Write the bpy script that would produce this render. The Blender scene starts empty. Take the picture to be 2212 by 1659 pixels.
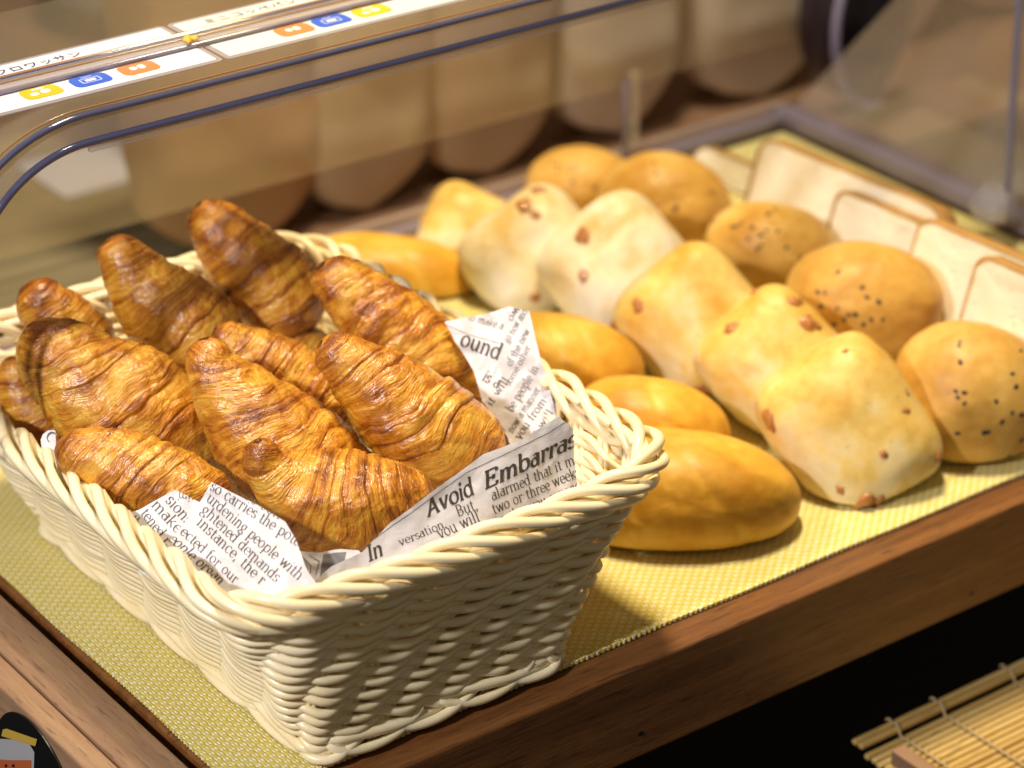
import bpy, math, random
import numpy as np
from mathutils import Vector, Matrix

sc = bpy.context.scene
COL = sc.collection
random.seed(4)
rng = np.random.RandomState(7)

# ------------------------------------------------------------------ camera
FPX, W, H = 5884.0, 2212.0, 1659.0
PITCH, YAW = math.radians(27.6), math.radians(53.3)
Hd = np.array([math.cos(YAW), math.sin(YAW), 0.0])
Rt = np.array([math.sin(YAW), -math.cos(YAW), 0.0])
Fw = Hd * math.cos(PITCH) + np.array([0, 0, -math.sin(PITCH)])
Up = np.cross(Rt, Fw)
CAM = np.array([-0.4925, -0.7984, 0.6652])


def ray(px, py):
    return Fw + Rt * (px - W / 2) / FPX - Up * (py - H / 2) / FPX


def at_t(px, py, t):
    return CAM + ray(px, py) * t


def at_z(px, py, z=0.0):
    d = ray(px, py)
    return CAM + d * ((z - CAM[2]) / d[2])


def at_y(px, py, y):
    d = ray(px, py)
    return CAM + d * ((y - CAM[1]) / d[1])


def at_x(px, py, x):
    d = ray(px, py)
    return CAM + d * ((x - CAM[0]) / d[0])


cam_d = bpy.data.cameras.new('camera')
cam = bpy.data.objects.new('camera', cam_d)
COL.objects.link(cam)
cam.matrix_world = Matrix(((Rt[0], Up[0], -Fw[0], CAM[0]), (Rt[1], Up[1], -Fw[1], CAM[1]),
                           (Rt[2], Up[2], -Fw[2], CAM[2]), (0, 0, 0, 1)))
cam_d.sensor_width = 36
cam_d.lens = 36 * FPX / W
cam_d.clip_start = 0.02
cam_d.clip_end = 50
cam_d.dof.use_dof = True
cam_d.dof.focus_distance = 1.162
cam_d.dof.aperture_fstop = 6.4
sc.camera = cam

# ------------------------------------------------------------------ world, lamps, exposure
world = bpy.data.worlds.new('World')
sc.world = world
world.use_nodes = True
world.node_tree.nodes['Background'].inputs[0].default_value = (0.95, 0.84, 0.66, 1)
world.node_tree.nodes['Background'].inputs[1].default_value = 0.13


def lamp(name, loc, target, power, size, color):
    l = bpy.data.lights.new(name, 'AREA')
    l.shape = 'DISK'
    l.size = size
    l.energy = power
    l.color = color
    o = bpy.data.objects.new(name, l)
    COL.objects.link(o)
    o.location = loc
    d = Vector(target) - Vector(loc)
    o.rotation_euler = d.to_track_quat('-Z', 'Y').to_euler()
    return o


key = lamp('overhead_lamp', (0.36, 0.34, 1.50), (0.27, 0.17, 0), 36, 0.12, (1.0, 0.77, 0.36))
kd = bpy.data.lights.new('overhead_lamp', 'SPOT')
kd.energy, kd.color, kd.shadow_soft_size, kd.spot_size, kd.spot_blend = 104, (1.0, 0.76, 0.36), 0.07, math.radians(33), 1.0
key.data = kd
spot = lamp('spot_lamp', (-1.05, -0.20, 0.98), (0.02, 0.13, 0.05), 24, 0.06, (0.92, 0.93, 1.0))
sd = bpy.data.lights.new('spot_lamp', 'SPOT')
sd.energy, sd.color, sd.shadow_soft_size, sd.spot_size, sd.spot_blend = 102, (0.98, 0.95, 0.96), 0.04, math.radians(30), 0.8
spot.data = sd
lamp('overhead_lamp', (0.25, 0.24, 1.75), (0.5, 0.55, 0), 34, 0.22, (1.0, 0.87, 0.70))  # added lamp without a known source, brightens the bag fronts behind the tray
lamp('fill_lamp', (-0.6, -1.3, 1.5), (0.1, 0.1, 0), 1.2, 0.5, (1.0, 0.80, 0.60))  # weak fill added from the front, not a fixture of the shop

sc.view_settings.view_transform = 'Standard'
sc.view_settings.look = 'None'
sc.view_settings.gamma = 1
sc.view_settings.exposure = -0.38
sc.render.engine = 'CYCLES'
sc.cycles.use_denoising = True
sc.cycles.max_bounces = 10
sc.cycles.transparent_max_bounces = 16


# ------------------------------------------------------------------ numpy noise
_perm = np.random.RandomState(11).permutation(256)
_perm = np.concatenate([_perm, _perm, _perm])
_grad = np.random.RandomState(12).randn(256, 3)
_grad /= np.linalg.norm(_grad, axis=1)[:, None]


def noise3(p):
    p = np.asarray(p, float)
    i = np.floor(p).astype(int)
    f = p - i
    i &= 255
    u = f * f * f * (f * (f * 6 - 15) + 10)
    out = 0
    for dx in (0, 1):
        wx = u[..., 0] if dx else 1 - u[..., 0]
        for dy in (0, 1):
            wy = u[..., 1] if dy else 1 - u[..., 1]
            for dz in (0, 1):
                wz = u[..., 2] if dz else 1 - u[..., 2]
                h = _perm[_perm[_perm[(i[..., 0] + dx) & 255] + ((i[..., 1] + dy) & 255)] + ((i[..., 2] + dz) & 255)]
                g = _grad[h]
                d = (g[..., 0] * (f[..., 0] - dx) + g[..., 1] * (f[..., 1] - dy) + g[..., 2] * (f[..., 2] - dz))
                out = out + wx * wy * wz * d
    return out * 1.6


def fbm(p, octs=4):
    s, a, r = 1.0, 1.0, 0
    for _ in range(octs):
        r = r + a * noise3(p * s + 17.3 * s)
        s *= 2.03
        a *= 0.5
    return r


def sstep(a, b, x):
    t = np.clip((x - a) / (b - a), 0, 1)
    return t * t * (3 - 2 * t)


# ------------------------------------------------------------------ object helpers
def props(o, label=None, cat=None, group=None, kind=None):
    if label:
        o['label'] = label
    if cat:
        o['category'] = cat
    if group:
        o['group'] = group
    if kind:
        o['kind'] = kind
    return o


def empty(name, loc, label, cat, group=None):
    o = bpy.data.objects.new(name, None)
    COL.objects.link(o)
    o.location = loc
    o.empty_display_size = 0.02
    return props(o, label, cat, group)


class MB:
    def __init__(self):
        self.v, self.f, self.n = [], [], 0

    def add(self, v, f):
        v = np.asarray(v, float).reshape(-1, 3)
        self.v.append(v)
        n = self.n
        self.f += [tuple(int(i) + n for i in q) for q in f]
        self.n += len(v)
        return self

    def grid(self, P, cu=False, cv=False):
        nu, nv = P.shape[:2]
        a, b = (nu if cu else nu - 1), (nv if cv else nv - 1)
        f = [(i * nv + j, ((i + 1) % nu) * nv + j, ((i + 1) % nu) * nv + (j + 1) % nv, i * nv + (j + 1) % nv)
             for i in range(a) for j in range(b)]
        return self.add(P.reshape(-1, 3), f)

    def box(self, x0, x1, y0, y1, z0, z1):
        v = [(x, y, z) for x in (x0, x1) for y in (y0, y1) for z in (z0, z1)]
        f = [(0, 1, 3, 2), (4, 6, 7, 5), (0, 4, 5, 1), (2, 3, 7, 6), (0, 2, 6, 4), (1, 5, 7, 3)]
        return self.add(v, f)

    def tube(self, pts, r, n=8, closed=False, cap=True):
        pts = np.asarray(pts, float)
        m = len(pts)
        r = np.broadcast_to(np.asarray(r, float), (m,)).copy()
        if closed:
            T = np.roll(pts, -1, 0) - np.roll(pts, 1, 0)
        else:
            T = np.gradient(pts, axis=0)
        T /= np.linalg.norm(T, axis=1)[:, None] + 1e-12
        ref = np.array([0, 0, 1.0]) if abs(T[:, 2]).mean() < 0.7 else np.array([1.0, 0, 0])
        A = np.cross(T, ref)
        A /= np.linalg.norm(A, axis=1)[:, None] + 1e-12
        B = np.cross(T, A)
        an = np.linspace(0, 2 * math.pi, n, endpoint=False)
        if cap and not closed:
            P0, P1 = pts[0] - T[0] * r[0] * .6, pts[-1] + T[-1] * r[-1] * .6
            pts = np.vstack([[P0], pts, [P1]])
            r = np.concatenate([[r[0] * .45], r, [r[-1] * .45]])
            A = np.vstack([[A[0]], A, [A[-1]]])
            B = np.vstack([[B[0]], B, [B[-1]]])
            m += 2
        P = pts[:, None, :] + r[:, None, None] * (np.cos(an)[None, :, None] * A[:, None, :] + np.sin(an)[None, :, None] * B[:, None, :])
        n0 = self.n
        self.grid(P, cu=closed, cv=True)
        if not closed:
            self.f.append(tuple(n0 + i for i in range(n))[::-1])
            self.f.append(tuple(n0 + (m - 1) * n + i for i in range(n)))
        return self

    def build(self, name, mat, parent=None, smooth=True, origin=None, bevel=None, uv=None, attrs=None):
        v = np.vstack(self.v)
        if origin is None:
            origin = np.zeros(3) if parent is None else np.array(parent.location)
        if isinstance(origin, str):
            origin = np.array([v[:, 0].mean(), v[:, 1].mean(), v[:, 2].min()])
        me = bpy.data.meshes.new(name)
        me.from_pydata((v - origin).tolist(), [], self.f)
        if smooth:
            me.polygons.foreach_set('use_smooth', [True] * len(me.polygons))
        if attrs:
            for k, a in attrs.items():
                if a.ndim == 1:
                    me.attributes.new(k, 'FLOAT', 'POINT').data.foreach_set('value', a.astype(np.float32))
                else:
                    me.attributes.new(k, 'FLOAT_VECTOR', 'POINT').data.foreach_set('vector', a.astype(np.float32).ravel())
        me.update()
        if mat:
            for m in (mat if isinstance(mat, (list, tuple)) else [mat]):
                me.materials.append(m)
        o = bpy.data.objects.new(name, me)
        COL.objects.link(o)
        if parent is not None:
            o.parent = parent
            o.location = origin - np.array(parent.location)
        else:
            o.location = origin
        if bevel:
            b = o.modifiers.new('bevel', 'BEVEL')
            b.width = bevel
            b.segments = 3
            b.limit_method = 'ANGLE'
        return o


# ------------------------------------------------------------------ materials
class NT:
    def __init__(self, name):
        self.m = bpy.data.materials.new(name)
        self.m.use_nodes = True
        self.t = self.m.node_tree
        self.b = self.t.nodes['Principled BSDF']
        self.out = self.t.nodes['Material Output']

    def n(self, typ, **kw):
        nd = self.t.nodes.new(typ)
        for k, v in kw.items():
            if k in nd.inputs.keys():
                self.set(nd.inputs[k], v)
            else:
                setattr(nd, k, v)
        return nd

    def set(self, inp, v):
        if isinstance(v, bpy.types.NodeSocket):
            self.t.links.new(v, inp)
        else:
            inp.default_value = v

    def math(self, op, a, b=0.0, c=None, clamp=False):
        nd = self.t.nodes.new('ShaderNodeMath')
        nd.operation = op
        nd.use_clamp = clamp
        self.set(nd.inputs[0], a)
        self.set(nd.inputs[1], b)
        if c is not None:
            self.set(nd.inputs[2], c)
        return nd.outputs[0]

    def mix(self, f, a, b):
        nd = self.t.nodes.new('ShaderNodeMix')
        nd.data_type = 'RGBA'
        self.set(nd.inputs[0], f)
        self.set(nd.inputs[6], a)
        self.set(nd.inputs[7], b)
        return nd.outputs[2]

    def ramp(self, f, stops):
        nd = self.t.nodes.new('ShaderNodeValToRGB')
        e = nd.color_ramp.elements
        while len(e) < len(stops):
            e.new(0.5)
        for i, (p, c) in enumerate(stops):
            e[i].position = p
            e[i].color = c if len(c) == 4 else (*c, 1)
        self.set(nd.inputs[0], f)
        return nd.outputs[0]

    def noise(self, vec, scale, detail=4, rough=0.55, dist=0.0):
        nd = self.t.nodes.new('ShaderNodeTexNoise')
        self.set(nd.inputs['Vector'], vec)
        nd.inputs['Scale'].default_value = scale
        nd.inputs['Detail'].default_value = detail
        nd.inputs['Roughness'].default_value = rough
        nd.inputs['Distortion'].default_value = dist
        return nd.outputs[0]

    def coord(self):
        return self.t.nodes.new('ShaderNodeTexCoord').outputs['Object']

    def mapping(self, vec, scale=(1, 1, 1), rot=(0, 0, 0), loc=(0, 0, 0)):
        nd = self.t.nodes.new('ShaderNodeMapping')
        self.set(nd.inputs[0], vec)
        nd.inputs['Scale'].default_value = scale
        nd.inputs['Rotation'].default_value = rot
        nd.inputs['Location'].default_value = loc
        return nd.outputs[0]

    def bump(self, h, strength=0.5, dist=0.001, nrm=None):
        nd = self.t.nodes.new('ShaderNodeBump')
        nd.inputs['Strength'].default_value = strength
        nd.inputs['Distance'].default_value = dist
        self.set(nd.inputs['Height'], h)
        if nrm is not None:
            self.set(nd.inputs['Normal'], nrm)
        return nd.outputs[0]

    def P(self, **kw):
        for k, v in kw.items():
            k = k.replace('_', ' ')
            if k == 'Base Color' and isinstance(v, tuple) and len(v) == 3:
                v = (*v, 1)
            self.set(self.b.inputs[k], v)
        return self.m


def attr(nt, name, vec=False):
    a = nt.n('ShaderNodeAttribute', attribute_name=name)
    return a.outputs['Vector'] if vec else a.outputs['Fac']


def simple(name, col, rough=0.5, **kw):
    nt = NT(name)
    return nt.P(Base_Color=col, Roughness=rough, **kw)


def m_croissant():
    nt = NT('croissant crust')
    flow = attr(nt, 'flow', True)      # x = along the spine (tilted), y,z = around
    bake = attr(nt, 'bake')
    co = nt.coord()
    streak = nt.noise(nt.mapping(flow, (900, 60, 60)), 1, 5, 0.65, 0.6)
    streak2 = nt.noise(nt.mapping(flow, (260, 34, 34)), 1, 4, 0.6, 1.0)
    blotch = nt.noise(co, 75, 4, 0.6)
    fine = nt.noise(co, 700, 3, 0.6)
    k = nt.math('MULTIPLY', streak, 0.46)
    k = nt.math('MULTIPLY_ADD', streak2, 0.36, k)
    k = nt.math('MULTIPLY_ADD', blotch, 0.50, k)
    k = nt.math('MULTIPLY_ADD', fine, 0.08, k)
    k = nt.math('MULTIPLY_ADD', bake, 0.36, nt.math('SUBTRACT', k, 0.185))
    colr = nt.ramp(k, [(0.26, (0.88, 0.60, 0.17)), (0.42, (0.76, 0.41, 0.045)), (0.56, (0.58, 0.228, 0.016)),
                       (0.70, (0.29, 0.080, 0.006)), (0.90, (0.11, 0.028, 0.004))])
    vor = nt.n('ShaderNodeTexVoronoi', Vector=nt.mapping(flow, (340, 120, 120)), feature='SMOOTH_F1')
    vor.inputs['Smoothness'].default_value = 0.35
    flk = nt.noise(co, 210, 3, 0.5, 1.2)
    bub = nt.noise(co, 105, 2, 0.4, 1.8)
    spk = nt.noise(co, 1500, 2, 0.7)
    h = nt.math('MULTIPLY_ADD', streak, 0.42, nt.math('MULTIPLY', vor.outputs[0], 0.30))
    h = nt.math('MULTIPLY_ADD', flk, 0.9, h)
    h = nt.math('MULTIPLY_ADD', bub, 1.3, h)
    h = nt.math('MULTIPLY_ADD', spk, 0.22, h)
    h = nt.math('MULTIPLY_ADD', fine, 0.2, h)
    nrm = nt.bump(h, 0.75, 0.0011)
    rr = nt.ramp(nt.noise(co, 130, 3), [(0.35, (0.22,) * 3), (0.7, (0.48,) * 3)])
    return nt.P(Base_Color=colr, Roughness=rr, Normal=nrm, Coat_Weight=0.6, Coat_Roughness=0.16,
                Coat_Normal=nt.bump(h, 0.45, 0.0009), Subsurface_Weight=0.12, Subsurface_Radius=(0.006, 0.003, 0.001),
                Subsurface_Scale=0.6, Specular_IOR_Level=0.5)


def m_roll(name, c0, c1, c2, seedscale=1.0, spots=0.0):
    nt = NT(name)
    co = nt.coord()
    bake = attr(nt, 'bake')
    a = nt.noise(co, 28, 4, 0.6, 0.4)
    b = nt.noise(co, 160, 4, 0.6)
    k = nt.math('MULTIPLY_ADD', a, 0.7, nt.math('MULTIPLY', b, 0.3))
    k = nt.math('ADD', k, nt.math('MULTIPLY', nt.math('SUBTRACT', bake, 0.5), 0.7))
    colr = nt.ramp(k, [(0.25, c0), (0.5, c1), (0.78, c2)])
    if spots:
        s = nt.noise(co, 240, 2, 0.5)
        sp = nt.ramp(s, [(0.66, (0, 0, 0)), (0.74, (1, 1, 1))])
        colr = nt.mix(nt.math('MULTIPLY', sp, spots), colr, (0.42, 0.19, 0.05, 1))
    h = nt.math('MULTIPLY_ADD', nt.noise(co, 420, 4, 0.65), 0.5, nt.math('MULTIPLY', nt.noise(co, 90, 3), 0.8))
    return nt.P(Base_Color=colr, Roughness=0.52, Normal=nt.bump(h, 0.22, 0.0010), Coat_Weight=0.12, Coat_Roughness=0.35, Subsurface_Weight=0.2,
                Subsurface_Radius=(0.010, 0.006, 0.003), Subsurface_Scale=0.6, Specular_IOR_Level=0.35)


def m_wood(name, dark, mid, light, axis='X', scale=1.0, rough=0.45, joint=False, coat=0.0):
    nt = NT(name)
    co = nt.coord()
    st = {'X': (6, 110, 110), 'Y': (110, 6, 110)}[axis]
    st = tuple(s * scale for s in st)
    g1 = nt.noise(nt.mapping(co, st), 1, 5, 0.6, 0.8)
    g2 = nt.noise(nt.mapping(co, tuple(s * 6 for s in st)), 1, 4, 0.7)
    lo = nt.noise(nt.mapping(co, tuple(s * 0.25 for s in st)), 1, 2, 0.5, 0.5)
    k = nt.math('MULTIPLY_ADD', g1, 0.5, nt.math('MULTIPLY_ADD', g2, 0.22, nt.math('MULTIPLY', lo, 0.35)))
    colr = nt.ramp(k, [(0.36, dark), (0.52, mid), (0.70, light)])
    if joint:
        sep = nt.n('ShaderNodeSeparateXYZ', Vector=co)
        tri = nt.math('PINGPONG', sep.outputs[2], 0.003)
        edge = nt.math('ADD', sep.outputs[0], nt.math('MULTIPLY', tri, -3.0))
        f = nt.math('GREATER_THAN', edge, 0.208)
        colr = nt.mix(nt.math('MULTIPLY', f, 0.55), colr, nt.ramp(k, [(0.36, (0.10, 0.040, 0.012)), (0.7, (0.30, 0.135, 0.045))]))
        por = nt.noise(nt.mapping(co, (40, 500, 500)), 1, 2, 0.5)
        colr = nt.mix(nt.ramp(por, [(0.62, (0, 0, 0)), (0.7, (.7, .7, .7))]), colr, (0.03, 0.01, 0.004, 1))
    pst = {'X': (70, 900, 900), 'Y': (900, 70, 900)}[axis]
    pr = nt.noise(nt.mapping(co, pst), 1, 2, 0.5)
    colr = nt.mix(nt.ramp(pr, [(0.60, (0, 0, 0)), (0.68, (.55, .55, .55))]), colr, (*[c_ * 0.45 for c_ in dark], 1))
    spk = nt.noise(co, 1600, 2, 0.6)
    colr = nt.mix(nt.ramp(spk, [(0.40, (0.18,) * 3), (0.62, (0, 0, 0))]), colr, (*dark, 1))
    h = nt.math('MULTIPLY_ADD', g2, 0.6, nt.math('MULTIPLY_ADD', pr, -0.8, g1))
    return nt.P(Base_Color=colr, Roughness=rough, Normal=nt.bump(h, 0.25, 0.0006), Coat_Weight=coat, Coat_Roughness=0.3)


def m_mat():
    nt = NT('woven vinyl')
    co = nt.coord()
    sep = nt.n('ShaderNodeSeparateXYZ', Vector=co)
    p = 0.0028
    x = nt.math('DIVIDE', sep.outputs[0], p)
    y = nt.math('DIVIDE', sep.outputs[1], p * 0.84)
    cx, cy = nt.math('FLOOR', x), nt.math('FLOOR', y)
    par = nt.math('MODULO', nt.math('ABSOLUTE', nt.math('ADD', cx, cy)), 2.0)    # which thread is on top
    fx, fy = nt.math('FRACT', x), nt.math('FRACT', y)

    def hump(f):                       # 0 at the cell's sides, 1 in its middle
        return nt.math('SINE', nt.math('MULTIPLY', f, math.pi))

    def pair(f):                       # two filaments side by side
        return nt.math('POWER', nt.math('ABSOLUTE', nt.math('SINE', nt.math('MULTIPLY', f, 2 * math.pi))), 0.55)
    ha = nt.math('MULTIPLY', nt.math('POWER', hump(fx), 0.5), pair(fy))       # threads running along x
    hb = nt.math('MULTIPLY', nt.math('POWER', hump(fy), 0.5), pair(fx))
    h = nt.math('ADD', nt.math('MULTIPLY', ha, par), nt.math('MULTIPLY', hb, nt.math('SUBTRACT', 1.0, par)))
    wn = nt.n('ShaderNodeTexWhiteNoise')
    wn.noise_dimensions = '2D'
    cb = nt.n('ShaderNodeCombineXYZ')
    nt.set(cb.inputs[0], nt.math('FLOOR', nt.math('MULTIPLY', x, 0.5)))
    nt.set(cb.inputs[1], nt.math('FLOOR', nt.math('MULTIPLY', y, 2.0)))
    nt.set(wn.inputs['Vector'], cb.outputs[0])
    ca = nt.mix(wn.outputs[0], (0.77, 0.62, 0.11, 1), (0.84, 0.70, 0.20, 1))
    cbc = nt.mix(wn.outputs[0], (0.86, 0.78, 0.36, 1), (0.91, 0.86, 0.58, 1))
    c = nt.mix(par, cbc, ca)
    c = nt.mix(nt.ramp(h, [(0.10, (1, 1, 1)), (0.5, (0, 0, 0))]), c, (0.42, 0.34, 0.06, 1))
    return nt.P(Base_Color=c, Roughness=0.42, Normal=nt.bump(h, 0.9, 0.00045), Specular_IOR_Level=0.4)


def m_clear(name, tint=(1, 1, 1), amount=0.06, rough=0.02, body=(0.8, 0.75, 0.68), bodyf=0.0):
    """thin clear plastic sheet: see-through with a fresnel gloss"""
    nt = NT(name)
    t = nt.t
    tr = nt.n('ShaderNodeBsdfTransparent')
    tr.inputs[0].default_value = (*tint, 1)
    gl = nt.n('ShaderNodeBsdfGlossy')
    gl.inputs['Roughness'].default_value = rough
    df = nt.n('ShaderNodeBsdfDiffuse')
    df.inputs[0].default_value = (*body, 1)
    lw = nt.n('ShaderNodeLayerWeight')
    lw.inputs[0].default_value = 0.5
    fr5 = nt.math('POWER', lw.outputs['Facing'], 4.0)
    m1 = nt.n('ShaderNodeMixShader')
    m1.inputs[0].default_value = bodyf
    t.links.new(tr.outputs[0], m1.inputs[1])
    t.links.new(df.outputs[0], m1.inputs[2])
    m2 = nt.n('ShaderNodeMixShader')
    f = nt.math('MULTIPLY_ADD', fr5, 0.6, amount, clamp=True)
    t.links.new(f, m2.inputs[0])
    t.links.new(m1.outputs[0], m2.inputs[1])
    t.links.new(gl.outputs[0], m2.inputs[2])
    t.links.new(m2.outputs[0], nt.out.inputs[0])
    return nt.m


def m_paper():
    nt = NT('waxed paper')
    co = nt.coord()
    n = nt.noise(co, 60, 4, 0.6)
    c = nt.ramp(n, [(0.3, (0.60, 0.57, 0.59)), (0.7, (0.68, 0.65, 0.67))])
    return nt.P(Base_Color=c, Roughness=0.38, Normal=nt.bump(nt.noise(co, 110, 5, 0.65, 0.8), 0.30, 0.0016),
                Subsurface_Weight=0.0, Specular_IOR_Level=0.45)


def m_wicker():
    nt = NT('ivory rattan')
    co = nt.coord()
    n = nt.noise(co, 40, 3)
    c = nt.ramp(n, [(0.3, (0.88, 0.73, 0.43)), (0.7, (0.93, 0.81, 0.55))])
    return nt.P(Base_Color=c, Roughness=0.30, Subsurface_Weight=0.15, Subsurface_Radius=(0.004, 0.003, 0.0015),
                Subsurface_Scale=0.6, Specular_IOR_Level=0.5, Normal=nt.bump(nt.noise(co, 300, 2), 0.08, 0.0005))


def m_crumb():
    nt = NT('open crumb')
    co = nt.coord()
    bake = attr(nt, 'bake')
    n = nt.noise(co, 55, 4, 0.6)
    k = nt.math('ADD', nt.math('MULTIPLY', n, 0.55), nt.math('MULTIPLY', bake, 0.42))
    c = nt.ramp(k, [(0.40, (0.88, 0.82, 0.66)), (0.60, (0.82, 0.72, 0.50)), (0.72, (0.60, 0.40, 0.16)), (0.92, (0.42, 0.22, 0.06))])
    v = nt.n('ShaderNodeTexVoronoi', Vector=co)
    v.inputs['Scale'].default_value = 420
    pit = nt.ramp(v.outputs[0], [(0.12, (1, 1, 1)), (0.30, (0, 0, 0))])
    big = nt.ramp(nt.noise(co, 170, 2), [(0.62, (0, 0, 0)), (0.70, (1, 1, 1))])
    c = nt.mix(nt.math('MULTIPLY', nt.math('MAXIMUM', pit, big), 0.14), c, (0.55, 0.40, 0.20, 1))
    h = nt.math('SUBTRACT', nt.noise(co, 500, 4, 0.7), nt.math('MULTIPLY', nt.math('MAXIMUM', pit, big), 1.2))
    return nt.P(Base_Color=c, Roughness=0.8, Normal=nt.bump(h, 0.35, 0.001), Subsurface_Weight=0.15,
                Subsurface_Radius=(0.008, 0.006, 0.003), Subsurface_Scale=0.6, Specular_IOR_Level=0.2)


M = dict(
    crust=m_croissant(),
    cool_lit=m_roll('floury roll crust', (0.80, 0.74, 0.62), (0.76, 0.66, 0.44), (0.66, 0.46, 0.16), spots=0.3),  # paler version of the roll crust: patches of cool light painted into its colour
    plain=m_roll('golden roll crust', (0.78, 0.50, 0.11), (0.70, 0.38, 0.040), (0.54, 0.25, 0.016)),
    white=m_roll('pale roll crust', (0.77, 0.64, 0.36), (0.73, 0.51, 0.145), (0.60, 0.33, 0.045), spots=0.35),
    bun=m_roll('seeded bun crust', (0.72, 0.48, 0.15), (0.62, 0.36, 0.075), (0.48, 0.24, 0.035)),
    bit=simple('caramelised bit', (0.40, 0.16, 0.04), 0.35, Coat_Weight=0.4),
    seed=simple('black sesame', (0.018, 0.016, 0.022), 0.4),
    crumb=m_roll('bread crumb face', (0.78, 0.68, 0.46), (0.82, 0.73, 0.52), (0.62, 0.42, 0.16), spots=0.12),
    toast=m_crumb(),
    toastcrust=m_roll('toast crust', (0.60, 0.37, 0.14), (0.46, 0.25, 0.07), (0.32, 0.15, 0.035)),
    tray=m_wood('acacia tray', (0.085, 0.029, 0.008), (0.19, 0.072, 0.017), (0.31, 0.135, 0.035), 'X', joint=True, coat=0.15),
    rail=m_wood('pale acacia', (0.19, 0.105, 0.060), (0.31, 0.18, 0.10), (0.47, 0.31, 0.16), 'Y', 0.7, 0.5),
    mat=m_mat(), wicker=m_wicker(), paper=m_paper(),
    clear=m_clear('clear acrylic', (0.97, 0.97, 0.95), 0.03, 0.03, (0.85, 0.74, 0.55), 0.07),
    clear_haze=m_clear('hazy acrylic', (0.93, 0.92, 0.94), 0.05, 0.05, (0.80, 0.70, 0.62), 0.22),
    clear_warm=m_clear('warm hazy acrylic', (0.97, 0.95, 0.92), 0.03, 0.1, (0.90, 0.74, 0.52), 0.09),
    lam=m_clear('laminate film', (0.90, 0.88, 0.94), 0.06, 0.05, (0.75, 0.72, 0.8), 0.35),
    edge=simple('indigo acrylic edge', (0.065, 0.065, 0.125), 0.12, Coat_Weight=0.6, IOR=1.5),
    edge2=simple('mauve acrylic edge', (0.20, 0.165, 0.20), 0.15, Coat_Weight=0.5),
    edge3=simple('amber acrylic edge', (0.30, 0.15, 0.07), 0.15, Coat_Weight=0.5),
    card=simple('white card', (0.74, 0.74, 0.79), 0.35),
    card2=simple('cream card', (0.70, 0.69, 0.65), 0.35),
    ink=simple('printed ink', (0.055, 0.045, 0.038), 0.5),
    inkd=simple('dark blue ink', (0.03, 0.03, 0.07), 0.4),
    yellow=simple('yellow print', (0.62, 0.46, 0.02), 0.35),
    blue=simple('blue print', (0.045, 0.12, 0.60), 0.35),
    orange=simple('orange print', (0.55, 0.22, 0.08), 0.35),
    black=simple('black sticker', (0.006, 0.006, 0.006), 0.35),
    rod=simple('blue grey rod', (0.22, 0.22, 0.36), 0.15, Coat_Weight=0.6),
    bamstring=simple('tan string', (0.45, 0.33, 0.16), 0.6),
    greyprint=simple('grey print', (0.20, 0.19, 0.19), 0.5),
)

# ------------------------------------------------------------------ the setting
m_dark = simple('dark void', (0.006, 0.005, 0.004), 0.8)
nt = NT('counter laminate')
M['counter'] = nt.P(Base_Color=nt.ramp(nt.noise(nt.coord(), 6, 3), [(0.3, (0.19, 0.115, 0.075)), (0.7, (0.24, 0.15, 0.10))]), Roughness=0.45)
b = MB().box(-0.6, 4.5, 0.4245, 6.0, -0.10, -0.058)
props(b.build('counter_top', M['counter'], smooth=False), kind='structure')
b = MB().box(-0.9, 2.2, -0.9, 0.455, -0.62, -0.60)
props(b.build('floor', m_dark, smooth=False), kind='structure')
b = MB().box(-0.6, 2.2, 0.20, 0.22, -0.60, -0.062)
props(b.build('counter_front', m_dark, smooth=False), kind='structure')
b = MB().box(-1.5, 6.0, 5.0, 5.1, -0.1, 3.0)
props(b.build('back_wall', M['counter'], smooth=False), kind='structure')

# ------------------------------------------------------------------ wooden tray, mat
tray = empty('wooden_tray', (0.3, 0.2, -0.054), 'long dark acacia tray under the yellow mat with all the breads', 'tray')
MB().box(-0.0385, 0.64, -0.024, 0.416, -0.052, -0.0022).build('tray_body', M['tray'], tray, smooth=False, bevel=0.0016)
MB().box(-0.041, 0.64, 0.4165, 0.424, -0.052, 0.002).build('rear_lip', M['tray'], tray, smooth=False, bevel=0.0012)
MB().box(0.6405, 0.652, -0.024, 0.424, -0.052, 0.006).build('end_lip', M['tray'], tray, smooth=False, bevel=0.0012)
for px, py in ((1385, 1585), (2100, 1283)):
    c = at_y(px, py, -0.0243)
    an = np.linspace(0, 2 * math.pi, 14, endpoint=False)
    ring = np.stack([c[0] + 0.0016 * np.cos(an), np.full(14, -0.0243), c[2] + 0.0011 * np.sin(an)], 1)
    bb = MB().add(ring, [tuple(range(14))])
    bb.build('nail_hole', M['black'], tray, smooth=False)

# mat with a slightly serrated cut edge
xs = np.concatenate([np.arange(-0.036, 0.616, 0.0015)])
ys = np.arange(-0.006, 0.398, 0.0012)
bm_pts = [(x, -0.006 - (0.0007 if i % 2 else 0) - 0.0004 * math.sin(x * 60)) for i, x in enumerate(xs)]
bm_pts += [(xs[-1], y) for y in ys[1:]]
bm_pts += [(x, ys[-1]) for x in xs[::-1][1:]]
bm_pts += [(-0.036 - (0.0007 if i % 2 else 0) - 0.0005 * math.sin(y * 50), y) for i, y in enumerate(ys[::-1][1:-1])]
n = len(bm_pts)
pv = [(x, y, 0.0) for x, y in bm_pts] + [(x, y, -0.0016) for x, y in bm_pts]
pf = [tuple(range(n)), tuple(range(2 * n - 1, n - 1, -1))] + [(i + n, (i + 1) % n + n, (i + 1) % n, i) for i in range(n)]
mo = MB().add(pv, pf).build('placemat', M['mat'], smooth=False)
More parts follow.
